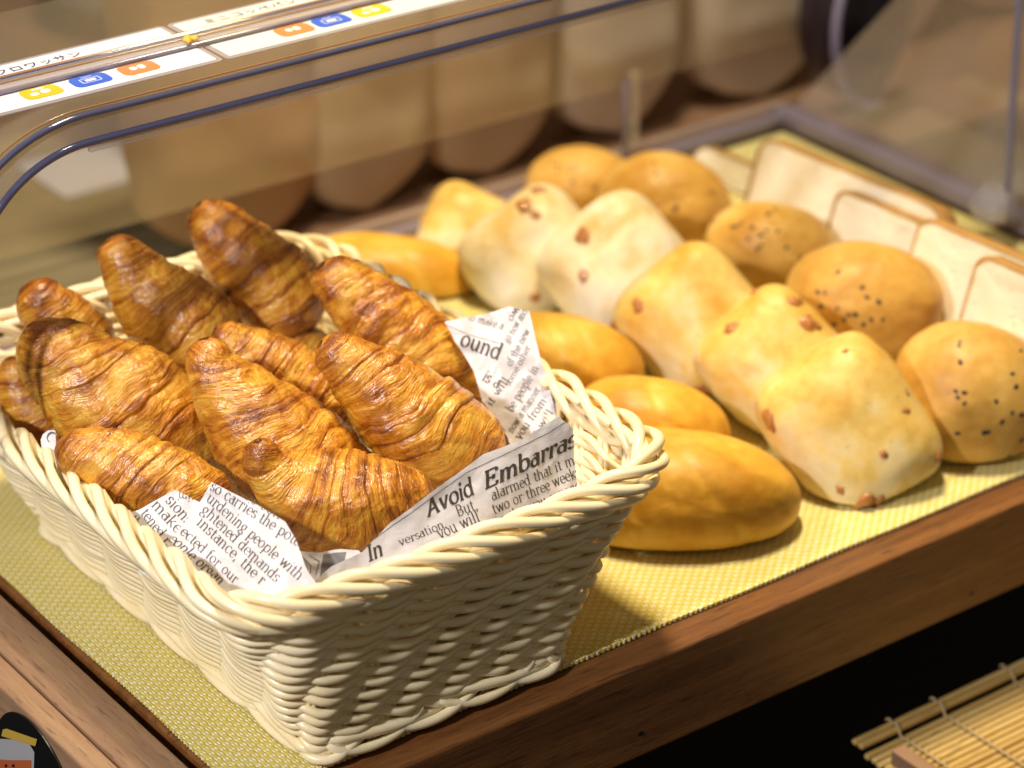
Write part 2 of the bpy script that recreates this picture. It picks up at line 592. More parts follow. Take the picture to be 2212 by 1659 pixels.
props(mo, 'yellow woven vinyl mat lining the top of the wooden tray', 'mat')

# ------------------------------------------------------------------ wooden rails at the left
st = empty('display_stand', (-0.06, 0.1, -0.12), 'brown wooden stand with a groove, beside the tray at lower left', 'stand')
MB().box(-0.0694, -0.0475, -0.15, 0.5, -0.012, 0.0040).build('rail', M['rail'], st, smooth=False, bevel=0.0014)
MB().box(-0.0822, -0.0703, -0.15, 0.5, -0.012, 0.0036).build('rail', M['rail'], st, smooth=False, bevel=0.0018)
MB().box(-0.0825, -0.050, -0.15, 0.5, -0.16, -0.0122).build('side_panel', M['rail'], st, smooth=False)
dc = np.array([-0.0830, 0.093, -0.0369])
an = np.linspace(0, 2 * math.pi, 72, endpoint=False)
RD = 0.0383
# a flat round sticker on the stand's side, in the y-z plane
stk = empty('round_sticker', (dc[0], dc[1], dc[2]), 'round black sticker with a drawn jar on the side of the wooden stand', 'sticker')


def yz(pts, x):
    return [(x, dc[1] + p[0], dc[2] + p[1]) for p in pts]


ring = [(RD * math.cos(a), RD * math.sin(a)) for a in an]
bb = MB().add(yz(ring, -0.0834) + yz(ring, -0.0827), [tuple(range(72))] + [(i, (i + 1) % 72, (i + 1) % 72 + 72, i + 72) for i in range(72)])
bb.build('disk', M['black'], stk, smooth=False)


def px_poly(pts, x):
    return [tuple(at_x(p[0], p[1], x)) for p in pts]


def flat(name, pts3, mat, parent):
    MB().add(pts3, [tuple(range(len(pts3)))]).build(name, mat, parent, smooth=False)


flat('drawn_jar', px_poly([(-30, 1598), (2, 1596), (40, 1598), (64, 1608), (74, 1625), (72, 1700), (-30, 1700)], -0.0837), simple('jar grey', (0.36, 0.36, 0.37), 0.5), stk)
flat('drawn_filling', px_poly([(-30, 1638), (20, 1642), (67, 1642), (66, 1700), (-30, 1700)], -0.0839), simple('jar orange', (0.42, 0.10, 0.03), 0.5), stk)
flat('drawn_lid', px_poly([(6, 1576), (14, 1574), (80, 1597), (76, 1612), (3, 1590)], -0.0841), simple('jar gold', (0.50, 0.33, 0.05), 0.5), stk)
for q in ((12, 1654), (28, 1654)):
    flat('drawn_dot', px_poly([(q[0] - 2, q[1] - 3), (q[0] + 2, q[1] - 3), (q[0] + 2, q[1] + 3), (q[0] - 2, q[1] + 3)], -0.0843), M['black'], stk)

# ------------------------------------------------------------------ wicker basket
BASE = (0.0625, 0.115, 0.062, 0.119, 0.009)
RIM = (0.0718, 0.135, 0.1105, 0.148, 0.030)
HB = 0.085
bk = empty('wicker_basket', (0.066, 0.12, 0), 'ivory woven wicker basket holding the croissants on the yellow mat', 'basket')
_L = []
cx, cy, hx, hy, rr_ = RIM
_secs = [2 * (hy - rr_), math.pi / 2 * rr_, 2 * (hx - rr_), math.pi / 2 * rr_] * 2
_cum = np.concatenate([[0], np.cumsum(_secs)])
PERIM = _cum[-1]


def rr_at(q, dims):
    """q in [0,1): counter-clockwise seen from above, starting at right side low y. returns points and outward normals"""
    cx, cy, hx, hy, r = dims
    s = (np.asarray(q) % 1.0) * PERIM
    k = np.clip(np.searchsorted(_cum, s, side='right') - 1, 0, 7)
    u = (s - _cum[k]) / np.array(_secs)[k]
    out = np.zeros(s.shape + (2,))
    nr = np.zeros_like(out)
    a, c = hx - r, hy - r
    # straight sides: 0 right(+x) going +y; 2 top(+y) going -x; 4 left going -y; 6 bottom going +x
    for kk, (p0, p1, nn) in {0: ((hx, -c), (hx, c), (1, 0)), 2: ((a, hy), (-a, hy), (0, 1)), 4: ((-hx, c), (-hx, -c), (-1, 0)), 6: ((-a, -hy), (a, -hy), (0, -1))}.items():
        m = k == kk
        out[m] = np.array(p0) + u[m][:, None] * (np.array(p1) - np.array(p0))
        nr[m] = nn
    for kk, (c0, a0) in {1: ((a, c), 0), 3: ((-a, c), 90), 5: ((-a, -c), 180), 7: ((a, -c), 270)}.items():
        m = k == kk
        th = np.radians(a0 + 90 * u[m])
        d = np.stack([np.cos(th), np.sin(th)], 1)
        out[m] = np.array(c0) + r * d
        nr[m] = d
    return out + np.array([cx, cy]), nr


def wall(q, h, rad=0.0, dz=0.0):
    q = np.atleast_1d(np.asarray(q, float))
    h = np.broadcast_to(np.asarray(h, float), q.shape)
    rad = np.broadcast_to(np.asarray(rad, float), q.shape)
    dz = np.broadcast_to(np.asarray(dz, float), q.shape)
    pb, nb = rr_at(q, BASE)
    pr, nr_ = rr_at(q, RIM)
    f = (0.72 * h + 0.28 * h * h)[:, None]
    p = pb * (1 - f) + pr * f + (nb * (1 - f) + nr_ * f) * rad[:, None]
    sag = 0.0015 * np.sin(2 * math.pi * q * 3 + 1) * h
    return np.column_stack([p, h * HB + dz + sag])


NS = 44
NW = 28
LEAN = 0.085
mb = MB()
NP = 392
q = np.arange(NP) / NP
rows = 14
for r in range(rows):
    h = 0.10 + 0.78 * r / (rows - 1)
    for j in (0, 1):
        sN = (q - LEAN * h) * NW + j            # lens = two stakes long
        ph = math.pi * sN
        rj = 0.0007 * noise3(np.column_stack([q * 40, np.full(NP, r * 2.3), np.full(NP, j + .5)]))
        rad = 0.0023 * np.cos(ph) + rj
        dz = -0.0015 * np.sin(ph) - 0.0007 * np.cos(2 * ph) + 0.0009 * noise3(np.column_stack([q * 30, np.full(NP, r * 3.1 + j), np.zeros(NP)]))
        mb.tube(wall(q, h, rad, dz), 0.00188 + 0.00028 * np.cos(ph) + 0.00008 * noise3(np.column_stack([q * 60, np.full(NP, r * 1.7), np.full(NP, j)])), 8, closed=True)
mb.build('side_weave', M['wicker'], bk)
mb = MB()
for i in range(2 * NW):
    hh = np.linspace(0.02, 1.0, 18)
    for d in (-0.12, 0.12):
        mb.tube(wall((i + 0.5 + d) / (2 * NW) + LEAN * hh, hh, 0.0), 0.0014, 6)
mb.build('stakes', M['wicker'], bk)
mb = MB()
for i in range(NS):                               # braided border: every strand comes up from inside and runs along outside
    jz = rng.uniform(-0.0008, 0.0008)
    jr = rng.uniform(-0.0006, 0.0006)
    kp = np.array([-0.7, -0.3, 0.2, 0.7, 1.2, 1.8, 2.5, 3.2, 3.8])
    kr = np.array([-0.0020, -0.0040, -0.0046, -0.0012, 0.0042, 0.0060, 0.0050, 0.0016, -0.0030]) + jr
    kz = np.array([-0.0120, -0.0050, 0.0030, 0.0062, 0.0060, 0.0022, -0.0030, -0.0072, -0.0100]) + jz
    t = np.linspace(-0.7, 3.8, 34)

    def cub(y):
        c = np.polyfit(kp, y, 6)
        return np.polyval(c, t)
    mb.tube(wall((i + t) / NS, 1.0, cub(kr), cub(kz)), 0.00250 + rng.uniform(-.00015, .00015), 9)
    t2 = np.linspace(0, 3.2, 22)
    mb.tube(wall((i + 0.5 + t2) / NS, 1.0, -0.0050 + 0.0048 * np.sin(t2 / 3.2 * math.pi) + jr, 0.0036 - 0.0035 * t2 + 0.0022 * np.sin(t2 / 3.2 * math.pi) + jz), 0.0021, 8)
for j in (0, 1):                                  # a second low twist just under the border
    ph = math.pi * (q * NS / 2 + j + 0.3)
    mb.tube(wall(q, 0.965, 0.0032 * np.cos(ph) + 0.0012, -0.0024 * np.sin(ph) - 0.0012), 0.0023, 8, closed=True)
mb.build('rim', M['wicker'], bk)
mb = MB()
for j in (0, 1):
    ph = math.pi * (q * NS / 4 + j)
    mb.tube(wall(q, 0.055, 0.0030 * np.cos(ph) + 0.001, -0.0028 * np.sin(ph) + 0.0035), 0.0024, 8, closed=True)
for i in range(NS // 2):                          # looped foot
    t = np.linspace(0, 1, 16)
    mb.tube(wall((i * 2 + t * 3.4) / NS, 0.0, 0.0025 + 0.0030 * np.sin(t * math.pi), 0.0028 + 0.0062 * np.abs(2 * t - 1) ** 2.2), 0.0022, 8)
mb.build('foot', M['wicker'], bk)
mb = MB()
pb, _ = rr_at(np.linspace(0, 1, 60, endpoint=False), BASE)
mb.add(np.column_stack([pb, np.full(60, 0.006)]), [tuple(range(60))])
mb.build('base', M['wicker'], bk, smooth=False)


# ------------------------------------------------------------------ croissants
def spline(P, t):
    """Catmull-Rom through rows of P, t in 0..1"""
    P = np.asarray(P, float)
    n = len(P)
    d = np.concatenate([[0], np.cumsum(np.linalg.norm(np.diff(P[:, :3], axis=0), axis=1))])
    d /= d[-1]
    Q = np.vstack([2 * P[0] - P[1], P, 2 * P[-1] - P[-2]])
    k = np.clip(np.searchsorted(d, t, side='right') - 1, 0, n - 2)
    u = ((t - d[k]) / (d[k + 1] - d[k]))[:, None]
    p0, p1, p2, p3 = Q[k], Q[k + 1], Q[k + 2], Q[k + 3]
    return 0.5 * (2 * p1 + (p2 - p0) * u + (2 * p0 - 5 * p1 + 4 * p2 - p3) * u ** 2 + (3 * p1 - p0 - 3 * p2 + p3) * u ** 3)


def croissant(pts, seed, label, nseg=6, tilt=0.25, cen=0.5, nu=250, nv=190, step=0.055, twist=0.6):
    """pts rows: px, py, depth, radius(px)"""
    rs = np.random.RandomState(seed)
    S = np.array([[*at_t(p[0], p[1], p[2]), p[3] * p[2] / FPX] for p in pts])
    u = np.linspace(0, 1, nu)
    uu = 0.5 - 0.5 * np.cos(u * math.pi) * (1 - 0.0)
    uu = 0.35 * uu + 0.65 * u
    C = spline(S, uu)
    R = np.maximum(C[:, 3], 0.002)
    C = C[:, :3]
    L = np.linalg.norm(np.diff(C, axis=0), axis=1).sum()
    dend = np.minimum(uu, 1 - uu) * L
    capr = np.where(uu < .5, S[0, 3], S[-1, 3])
    capr = np.maximum(capr, 0.004)
    e = np.clip(dend / capr, 0, 1)
    R = R * np.sqrt(np.maximum(1 - (1 - e) ** 2, 0.0)) + 1e-5
    T = np.gradient(C, axis=0)
    T /= np.linalg.norm(T, axis=1)[:, None]
    A = -np.array([Fw - np.dot(Fw, t) * t for t in T])     # towards the viewer: seam goes to the back
    A /= np.linalg.norm(A, axis=1)[:, None]
    B = np.cross(T, A)
    v = np.linspace(-math.pi, math.pi, nv, endpoint=False)
    U, V = np.meshgrid(uu, v, indexing='ij')
    ca, sa = np.cos(V), np.sin(V)
    D = ca[..., None] * A[:, None, :] + sa[..., None] * B[:, None, :]
    off = rs.uniform(0, 50, 3)
    base = C[:, None, :] + D * R[:, None, None]
    # tilted coordinate, wandering
    wob = noise3(base * 30 + off) * 0.055 + noise3(base * 60 + off) * 0.020 + noise3(base * 120 + off) * 0.010
    ut = U + tilt * 0.22 * np.sin(V + twist) * np.sqrt(np.clip(4 * U * (1 - U), 0, 1)) + wob
    # segment edges
    ed = np.linspace(0.0, 1.0, nseg + 1) + np.concatenate([[0], rs.uniform(-0.035, 0.035, nseg - 1), [0]])
    disp = np.zeros_like(U)
    bake = np.zeros_like(U)
    lam = np.zeros_like(U)
    ci = np.searchsorted(ed, cen) - 1
    for k in range(nseg):
        lo, hi = ed[k], ed[k + 1]
        s = (ut - lo) / (hi - lo)
        inside = (s >= 0) & (s < 1)
        if k < ci:
            o = 1 - s
        elif k > ci:
            o = s
        else:
            o = 1 - np.abs(2 * s - 1) * 0.0 - 0.0
            o = np.abs(2 * s - 1)
        st_ = step * rs.uniform(0.6, 1.25)
        prof = st_ * (0.15 + 0.85 * np.sqrt(np.clip(1 - (1 - o) ** 2, 0, 1))) * (1 - sstep(0.93, 1.0, o))
        disp = np.where(inside, prof, disp)
        bk_ = 0.30 * np.exp(-((o - 0.86) / 0.17) ** 2) * rs.uniform(0.4, 1.1) + 0.25 * sstep(0.0, 0.2, 0.2 - o) + rs.uniform(-.1, .15)
        bake = np.where(inside, bk_, bake)
        lam = np.where(inside, np.exp(-((o - 0.72) / 0.26) ** 2), lam)
    # fine lamination lines parallel to the segment edges
    lw = noise3(np.stack([ut * 46 + off[0], V * 0.35, np.zeros_like(V)], -1))
    lw2 = noise3(np.stack([ut * 120 + off[1], V * 0.5, np.ones_like(V)], -1))
    msk = 0.35 + 0.65 * sstep(-0.15, 0.35, noise3(base * 50 + off + 9))
    big = fbm(base * 42 + off, 3)
    blis = noise3(base * 130 + off)
    med = fbm(np.stack([ut * 26, V * 2.2 + off[2], np.full_like(V, off[0])], -1), 3)
    wr = noise3(np.stack([ut * L * 260, V * 4 + off[1], base[..., 2] * 60], -1))
    wr = -np.abs(wr) * 2 + 0.5
    Rr = R[:, None]
    terr = np.mod(ut * L * 900 + 1.5 * noise3(base * 90 + off), 1.0)
    terr = np.where(terr < 0.75, terr / 0.75, (1 - terr) / 0.25) - 0.5
    tm = np.clip(lam * (0.25 + 1.1 * msk) - 0.25, 0, 1)
    d = 0.00062 * terr * tm + Rr * (disp - 0.03) + Rr * 0.070 * big + 0.00095 * np.clip(blis, -.2, 1) + 0.00025 * med \
        + 0.00050 * lw * (0.04 + lam * msk) + 0.00022 * lw2 * (0.08 + lam) + 0.00008 * wr
    fadee = sstep(0, 0.006, dend)[:, None]
    P = base + D * (d * fadee)[..., None]
    tipb = 1 - sstep(0.0, 0.017, dend)[:, None]
    bake = np.clip(bake + 0.35 * tipb + 0.30 * (-lw) * lam * 1.2 - 0.35 * terr * tm + 0.30 * np.clip(blis, -.3, 1) + 0.12 * big, -0.4, 0.75)
    flow = np.stack([ut * L, V * 0.011, np.cos(V) * 0.004 + seed * 0.37], -1)
    mb = MB()
    mb.grid(P[1:-1], cv=True)
    ncap = mb.n
    bk2 = bake[1:-1].ravel()
    fl2 = flow[1:-1].reshape(-1, 3)
    mb.add([C[0], C[-1]], [])
    mm = nu - 2
    mb.f += [(ncap, (j + 1) % nv, j) for j in range(nv)]
    mb.f += [(ncap + 1, (mm - 1) * nv + j, (mm - 1) * nv + (j + 1) % nv) for j in range(nv)]
    bk2 = np.concatenate([bk2, [1, 1]])
    fl2 = np.vstack([fl2, fl2[0], fl2[-1]])
    o = mb.build('croissant', M['crust'], origin='auto', attrs={'bake': bk2, 'flow': fl2})
    props(o, label, 'croissant', 'croissants piled in the wicker basket')
    return o


CR = [
    ([(556, 952, 1.150, 26), (578, 1010, 1.158, 52), (650, 1060, 1.165, 98), (745, 1085, 1.167, 116), (850, 1082, 1.170, 92), (945, 1062, 1.175, 34)],
     'front croissant with many fine ridges, lowest in the basket at the middle front', 9, 0.10, 0.45),
    ([(440, 730, 1.190, 36), (462, 800, 1.195, 62), (530, 890, 1.200, 104), (630, 985, 1.205, 126), (750, 1060, 1.215, 95), (850, 1120, 1.23, 50)],
     'upright croissant with a dark glazed tip directly behind the ridged front one', 6, 0.35, 0.6),
    ([(690, 742, 1.195, 36), (740, 775, 1.200, 56), (830, 850, 1.207, 98), (930, 930, 1.213, 112), (1030, 985, 1.220, 88), (1080, 1005, 1.225, 55)],
     'smooth golden croissant leaning against the Avoid headline paper', 6, 0.30, 0.6),
    ([(692, 572, 1.250, 40), (730, 610, 1.255, 58), (820, 685, 1.262, 88), (915, 765, 1.268, 92), (990, 830, 1.275, 70), (1010, 870, 1.28, 45)],
     'croissant with a toasted dark side, left of the folded paper corner at the right rim', 6, 0.30, 0.6),
    ([(428, 440, 1.300, 38), (462, 485, 1.305, 60), (530, 560, 1.312, 92), (605, 640, 1.318, 100), (670, 715, 1.325, 76)],
     'tallest croissant, its pointed brown tip rising highest of the pile', 6, 0.20, 0.6),
    ([(245, 508, 1.270, 38), (268, 560, 1.272, 56), (334, 645, 1.278, 90), (424, 718, 1.284, 100), (515, 780, 1.290, 76)],
     'croissant with a folded pale tip and white glints, left of the tallest one', 6, 0.28, 0.6),
    ([(64, 700, 1.205, 50), (112, 758, 1.210, 88), (190, 828, 1.215, 116), (290, 885, 1.222, 132), (395, 940, 1.230, 100), (440, 990, 1.24, 50)],
     'big fat croissant with long diagonal layers at the left of the basket', 5, 0.65, 0.35),
    ([(48, 618, 1.270, 36), (84, 650, 1.272, 58), (150, 712, 1.278, 76), (235, 775, 1.285, 66)],
     'small croissant tip peeping out at the far left behind the fat one', 7, 0.20, 0.6),
    ([(118, 968, 1.168, 34), (185, 985, 1.170, 62), (290, 1020, 1.172, 84), (400, 1062, 1.174, 84), (500, 1110, 1.178, 56)],
     'croissant lying on the printed paper at the front left rim', 6, 0.45, 0.5),
    ([(462, 712, 1.236, 32), (510, 745, 1.240, 50), (600, 800, 1.246, 74), (690, 860, 1.252, 72), (760, 920, 1.26, 50)],
     'half hidden croissant in the middle of the pile with a dark end', 7, 0.25, 0.6),
    ([(540, 660, 1.320, 30), (620, 740, 1.322, 58), (720, 800, 1.330, 60), (800, 870, 1.335, 40)],
     'mostly buried croissant deep under the tallest one', 6, 0.25, 0.5),
    ([(20, 770, 1.250, 30), (50, 850, 1.252, 56), (110, 930, 1.256, 66), (200, 1010, 1.260, 50)],
     'shadowed croissant low under the fat one by the left rim', 6, 0.3, 0.5),
]
for i, (pts, lab, ns, ti, ce) in enumerate(CR):
    big = i in (0, 1, 2, 6, 8)
    croissant(pts, (20, 21, 22, 23, 24, 25, 46, 27, 28, 29, 30, 31)[i], lab, ns, ti, ce, 300 if big else 200, 210 if big else 140)


# ------------------------------------------------------------------ rolls
def blob(name, cpx, depth, ax, bx, thick, mat, label, cat, group, seed, ex=2.6, exz=2.3, grooves=None, nu=90, nv=60, lump=0.05, flat_bottom=True, taper=0.0, topbake=False, crease=0.0):
    """a bread with a long axis ax and cross axis bx given as image vectors (px), third axis towards the viewer"""
    rs = np.random.RandomState(seed)
    c = at_t(cpx[0], cpx[1], depth)
    s = depth / FPX
    # tilt the piece so its top faces partly up: build axes from image axes, then lean them back
    a = (Rt * ax[0] - Up * ax[1]) * s
    la = np.linalg.norm(a)
    b = (Rt * bx[0] - Up * bx[1]) * s
    lb = np.linalg.norm(b)
    a /= la
    b = b / lb
    nrm = np.cross(a, b)
    nrm /= np.linalg.norm(nrm)
    if np.dot(nrm, Fw) > 0:
        nrm = -nrm
    b0_ = b
    b = np.cross(nrm, a)
    if np.dot(b, b0_) < 0:
        b = -b
    th = np.linspace(0, 2 * math.pi, nu, endpoint=False)
    ph = np.linspace(-math.pi / 2, math.pi / 2, nv)

    def pw(x, e):
        return np.sign(x) * np.abs(x) ** (2 / e)
    TH, PH = np.meshgrid(th, ph, indexing='ij')
    X = pw(np.cos(PH), exz) * pw(np.cos(TH), ex)
    Y = pw(np.cos(PH), exz) * pw(np.sin(TH), ex)
    Z = pw(np.sin(PH), exz)
    Y = Y * (1 - taper * X)
    off = rs.uniform(0, 50, 3)
    U3 = np.stack([X, Y, Z], -1)
    nn = U3 / (np.linalg.norm(U3, axis=-1, keepdims=True) + 1e-9)
    k = 1 + lump * fbm(nn * 1.3 + off, 3)
    bake = 0.45 + 0.35 * Z * 0.6 + 0.25 * noise3(nn * 1.6 + off + 5)
    if topbake:
        D0 = (X[..., None] * a * la + Y[..., None] * b * lb + Z[..., None] * nrm * thick) / thick
        bake = 0.22 + 0.42 * sstep(-0.6, 1.1, D0[..., 2]) + 0.38 * noise3(nn * 2.0 + off + 5)
    fineb = fbm(nn * 5 + off, 3)
    k = k + 0.004 * fineb - crease * np.exp(-(noise3(nn * 1.7 + off + 3) / 0.05) ** 2)
    bake = bake + 0.12 * fineb
    if grooves:
        for (g0, gs, dpt) in grooves:
            g = X + gs * Y - g0
            w = np.exp(-(g / 0.050) ** 2) * sstep(0.1, 0.5, Z)
            k = k - dpt * w + dpt * 0.5 * np.exp(-((g - 0.12) / 0.09) ** 2) * sstep(0.1, 0.5, Z)
            bake = bake - 0.07 * w
    P = c + (X * k)[..., None] * a * la + (Y * k)[..., None] * b * lb + (Z * k)[..., None] * nrm * thick
    z = P[..., 2]
    if flat_bottom:
        z0 = 0.0012
        P[..., 2] = np.where(z < z0 + 0.006, z0 + 0.006 * np.exp((z - z0 - 0.006) / 0.006) * 1.0, z)
        P[..., 2] = np.maximum(P[..., 2], z0)
        bake = bake - 0.25 * (1 - sstep(0.004, 0.022, P[..., 2]))
    mb = MB()
    mb.grid(P, cu=True)
    o = mb.build(name, mat, origin='auto', attrs={'bake': bake.ravel()})
    props(o, label, cat, group)

    def surf(x, y):
        """point and normal on the viewer side at local (x,y) in -1..1"""
        d = (X - x) ** 2 + (Y - y) ** 2 + (Z < 0) * 9
        i, j = np.unravel_index(np.argmin(d), d.shape)
        i2, j2 = (i + 1) % nu, min(j + 1, nv - 2)
        j = min(j, nv - 3)
        n_ = np.cross(P[i2, j] - P[i, j], P[i, j + 1] - P[i, j])
        n_ /= np.linalg.norm(n_) + 1e-12
        if np.dot(n_, Fw) > 0:
            n_ = -n_
        return P[i, j], n_
    return o, surf


def small_lump(name, p, nrm, size, mat, parent, seed, elong=1.0, squash=0.55):
    rs = np.random.RandomState(seed)
    th = np.linspace(0, 2 * math.pi, 14, endpoint=False)
    ph = np.linspace(-math.pi / 2, math.pi / 2, 9)
    TH, PH = np.meshgrid(th, ph, indexing='ij')
    D = np.stack([np.cos(PH) * np.cos(TH), np.cos(PH) * np.sin(TH), np.sin(PH)], -1)
    k = 1 + (0.45 if squash > 0.5 else 0.0) * noise3(D * 1.5 + rs.uniform(0, 30, 3))
    t1 = np.cross(nrm, [0.3, 0.5, 0.81])
    t1 /= np.linalg.norm(t1)
    t2 = np.cross(nrm, t1)
    an = rs.uniform(0, math.pi)
    e1 = t1 * math.cos(an) + t2 * math.sin(an)
    e2 = np.cross(nrm, e1)
    P = p + (D[..., :1] * elong * e1 + D[..., 1:2] * e2 + D[..., 2:] * squash * nrm) * k[..., None] * size
    loc = np.array(parent.location)
    return MB().grid(P, cu=True).build(name, mat, parent, origin=loc)


G1 = 'plain golden rolls beside the basket'
rolls = [
    ((1466, 1074), 1.305, (262, 8), (-30, 144), 0.041, 'golden oblong roll nearest the front edge of the tray', [(-0.45, -0.35, .008), (0.28, -0.45, .012), (0.72, -0.4, .006)]),
    ((1400, 935), 1.350, (176, 30), (-30, 118), 0.033, 'golden roll just behind the front one, beside the basket corner', [(0.2, -0.4, .012)]),
    ((1215, 790), 1.400, (176, 40), (-40, 105), 0.034, 'scored golden roll beyond the right rim of the basket', [(0.0, -0.4, .014), (0.4, -0.4, .012)]),
    ((850, 600), 1.550, (200, 28), (-30, 88), 0.034, 'browner roll half hidden behind the back rim of the basket', [(0.35, -0.4, .015)]),
]
for i, (c, d, a, b_, t, lab, g) in enumerate(rolls):
    blob('bread_roll', c, d, a, b_, t, M['plain'], lab, 'bread roll', G1, 50 + i, 2.25, 2.1, g, nu=140, nv=90, lump=0.018, taper=0.12 if i == 0 else 0)

G2 = 'pale rolls with caramelised bits'
crolls = [
    ((1832, 926), 1.345, (108, 160), (-146, 62), 0.033, 'pale square roll nearest the front, brown bit on its left corner',
     [(-0.62, 0.85, 5), (0.80, 0.48, 5), (0.86, 0.30, 3.5), (0.82, -0.72, 3), (0.38, -0.12, 2.2), (0.1, -0.75, 2.2), (-0.8, -.5, 1.8), (0.45, 0.62, 2.5), (0.05, -0.88, 2)]),
    ((1675, 790), 1.395, (108, 118), (-130, 56), 0.034, 'lumpy pale roll with a large brown bit on top, behind the nearest square one',
     [(-0.1, -0.75, 5.5), (-0.85, 0.1, 4.5), (-0.5, -0.8, 4), (-0.95, -0.5, 3), (0.3, 0.6, 2.5), (0.75, 0.75, 3)]),
    ((1498, 695), 1.430, (98, 120), (-134, 46), 0.034, 'third pale roll of the row with a brown patch at its lower edge',
     [(0.82, 0.55, 7), (0.9, 0.3, 5), (-0.7, 0.55, 3.5), (0.25, 0.0, 2), (0.75, 0.75, 4)]),
    ((1330, 578), 1.485, (90, 112), (-142, 40), 0.034, 'pale roll with red brown bits low on its face, above the scored golden roll',
     [(-0.7, 0.1, 4.5), (0.8, 0.45, 5), (0.85, 0.2, 5), (-0.2, 0.5, 3.5), (0.7, 0.6, 4)]),
    ((1150, 560), 1.530, (84, 108), (-138, 38), 0.034, 'whitest roll, cool light painted in, with a brown bit near its top edge',
     [(-0.75, -0.35, 5), (-0.8, -0.7, 4), (0.55, 0.35, 3), (-0.5, -0.4, 3)]),
    ((1040, 520), 1.610, (125, 58), (-70, 66), 0.030, 'farthest pale roll of the row, beside the rear acrylic edge',
     [(0.3, 0.1, 2.5)]),
]
for i, (c, d, a, b_, t, lab, bits) in enumerate(crolls):
    sq = 0.97 if i < 5 else 1.0
    a, b_ = (a[0] * sq, a[1] * sq), (b_[0] * sq * 1.03, b_[1] * sq * 1.03)
    o, sf = blob('filled_roll', c, d, a, b_, t, M['cool_lit'] if i in (3, 4) else M['white'], lab, 'bread roll', G2, 70 + i, 4.0, 2.9, nu=140, nv=96, lump=0.035, topbake=True)
    for j, (x, y, s) in enumerate(bits):
        p, n_ = sf(x, y)
        small_lump('caramel_bit', p - n_ * 0.0003 * s, n_, 0.00092 * s, M['bit'], o, i * 20 + j, 1.35, 0.65)

G3 = 'round buns with black sesame'
buns = [
    ((2088, 858), 1.372, (168, 20), (-18, 164), 0.037, 'round sesame bun nearest the front edge, cut by the right frame side'),
    ((1866, 652), 1.438, (168, 26), (-20, 128), 0.036, 'sesame bun between the front bun and the toast slices'),
    ((1664, 538), 1.520, (140, 20), (-18, 100), 0.036, 'middle sesame bun standing in front of the largest toast slice'),
    ((1436, 452), 1.590, (144, 30), (-24, 120), 0.038, 'large sesame bun with few seeds, second from the rear edge'),
    ((1262, 412), 1.640, (126, 20), (-18, 94), 0.037, 'rearmost sesame bun touching the back edge of the tray'),
]
seeds_n = (20, 19, 17, 5, 7)
for i, (c, d, a, b_, t, lab) in enumerate(buns):
    o, sf = blob('sesame_bun', c, d, a, b_, t, M['bun'], lab, 'bun', G3, 90 + i, 2.1, 2.1, nu=130, nv=90, lump=0.028, crease=0.012 if i == 3 else 0.0)
    rs = np.random.RandomState(300 + i)
    for j in range(seeds_n[i]):
        if j % 3 == 0 or j < 2:
            x0_, y0_ = rs.uniform(-0.7, 0.7), rs.uniform(-0.8, 0.55)
        x, y = x0_ + rs.normal(0, 0.16), y0_ + rs.normal(0, 0.14)
        p, n_ = sf(x, y)
        small_lump('sesame_seed', p, n_, 0.0008 + 0.0004 * rs.rand(), M['seed'], o, j, 1.5, 0.4)


# ------------------------------------------------------------------ toast slices
def toast(tl, tr, depth_dir_z, lean, label, hgt=0.100, wid=None, seed=0, rnd=0.012):
    """tl, tr : world points of the top left / top right corners"""
    tl, tr = np.array(tl), np.array(tr)
    a = tr - tl
    w = np.linalg.norm(a) if wid is None else wid
    a = a / np.linalg.norm(a)
    hgt = (tl[2] - 0.001) / math.cos(lean)
    dn = np.array([-math.sin(lean), 0, -math.cos(lean)])
    dn = dn - a * np.dot(a, dn)
    dn /= np.linalg.norm(dn)
    nr = np.cross(a, dn)
    nr /= np.linalg.norm(nr)
    if np.dot(nr, Fw) > 0:
        nr = -nr
    th = 0.013
    pts = []
    for (cx_, cy_, a0) in ((rnd, rnd, 180), (w - rnd, rnd, 270), (w - .006, hgt - .006, 0), (.006, hgt - .006, 90)):
        rd = rnd if cy_ == rnd else 0.006
        for k in range(9):
            t = math.radians(a0 + 90 * k / 8)
            pts.append((cx_ + rd * math.cos(t), cy_ + rd * math.sin(t)))
    pts = np.array(pts)
    # slight waist
    n = len(pts)
    root = tl + a * w / 2 + dn * hgt
    e = empty('toast_slice', tuple(root), label, 'bread slice', 'sliced white bread at the end of the tray')
    mid = np.array([w / 2, hgt / 2])

    jit = 1 + 0.012 * noise3(np.column_stack([pts * 90 + seed, np.full(n, seed)]))[:, None]

    def ring(sc_, d):
        q = mid + (pts - mid) * sc_ * (jit if 0.9 < sc_ < 1 else 1)
        return tl + q[:, :1] * a + q[:, 1:] * dn + nr * d
    ins = 1 - 0.0016 / (w / 2)
    Pc = np.stack([ring(ins, 0.0), ring(1.0, -0.0015), ring(1.0, -th + .0015), ring(ins, -th)], 0)
    MB().grid(Pc, cv=True).build('crust', M['toastcrust'], e, attrs={'bake': np.full(4 * n, 0.5)})
    Rg = []
    for s_ in [ins, ins - 0.035] + list(np.linspace(ins - 0.07, 0.02, 13)):
        q = ring(s_, 0.0)
        q = q + nr * (0.0006 * noise3(q * 160 + seed) - 0.0003)[:, None]
        Rg.append(q)
    P = np.stack(Rg, 0)
    mb = MB().grid(P, cv=True)
    mb.grid(np.stack([ring(ins, -th), ring(0.02, -th)], 0), cv=True)
    bk_ = np.full(mb.n, 0.35)
    bk_[:n] = 1.5
    bk_[n:2 * n] = 0.7
    mb.build('crumb', M['toast'], e, attrs={'bake': bk_})


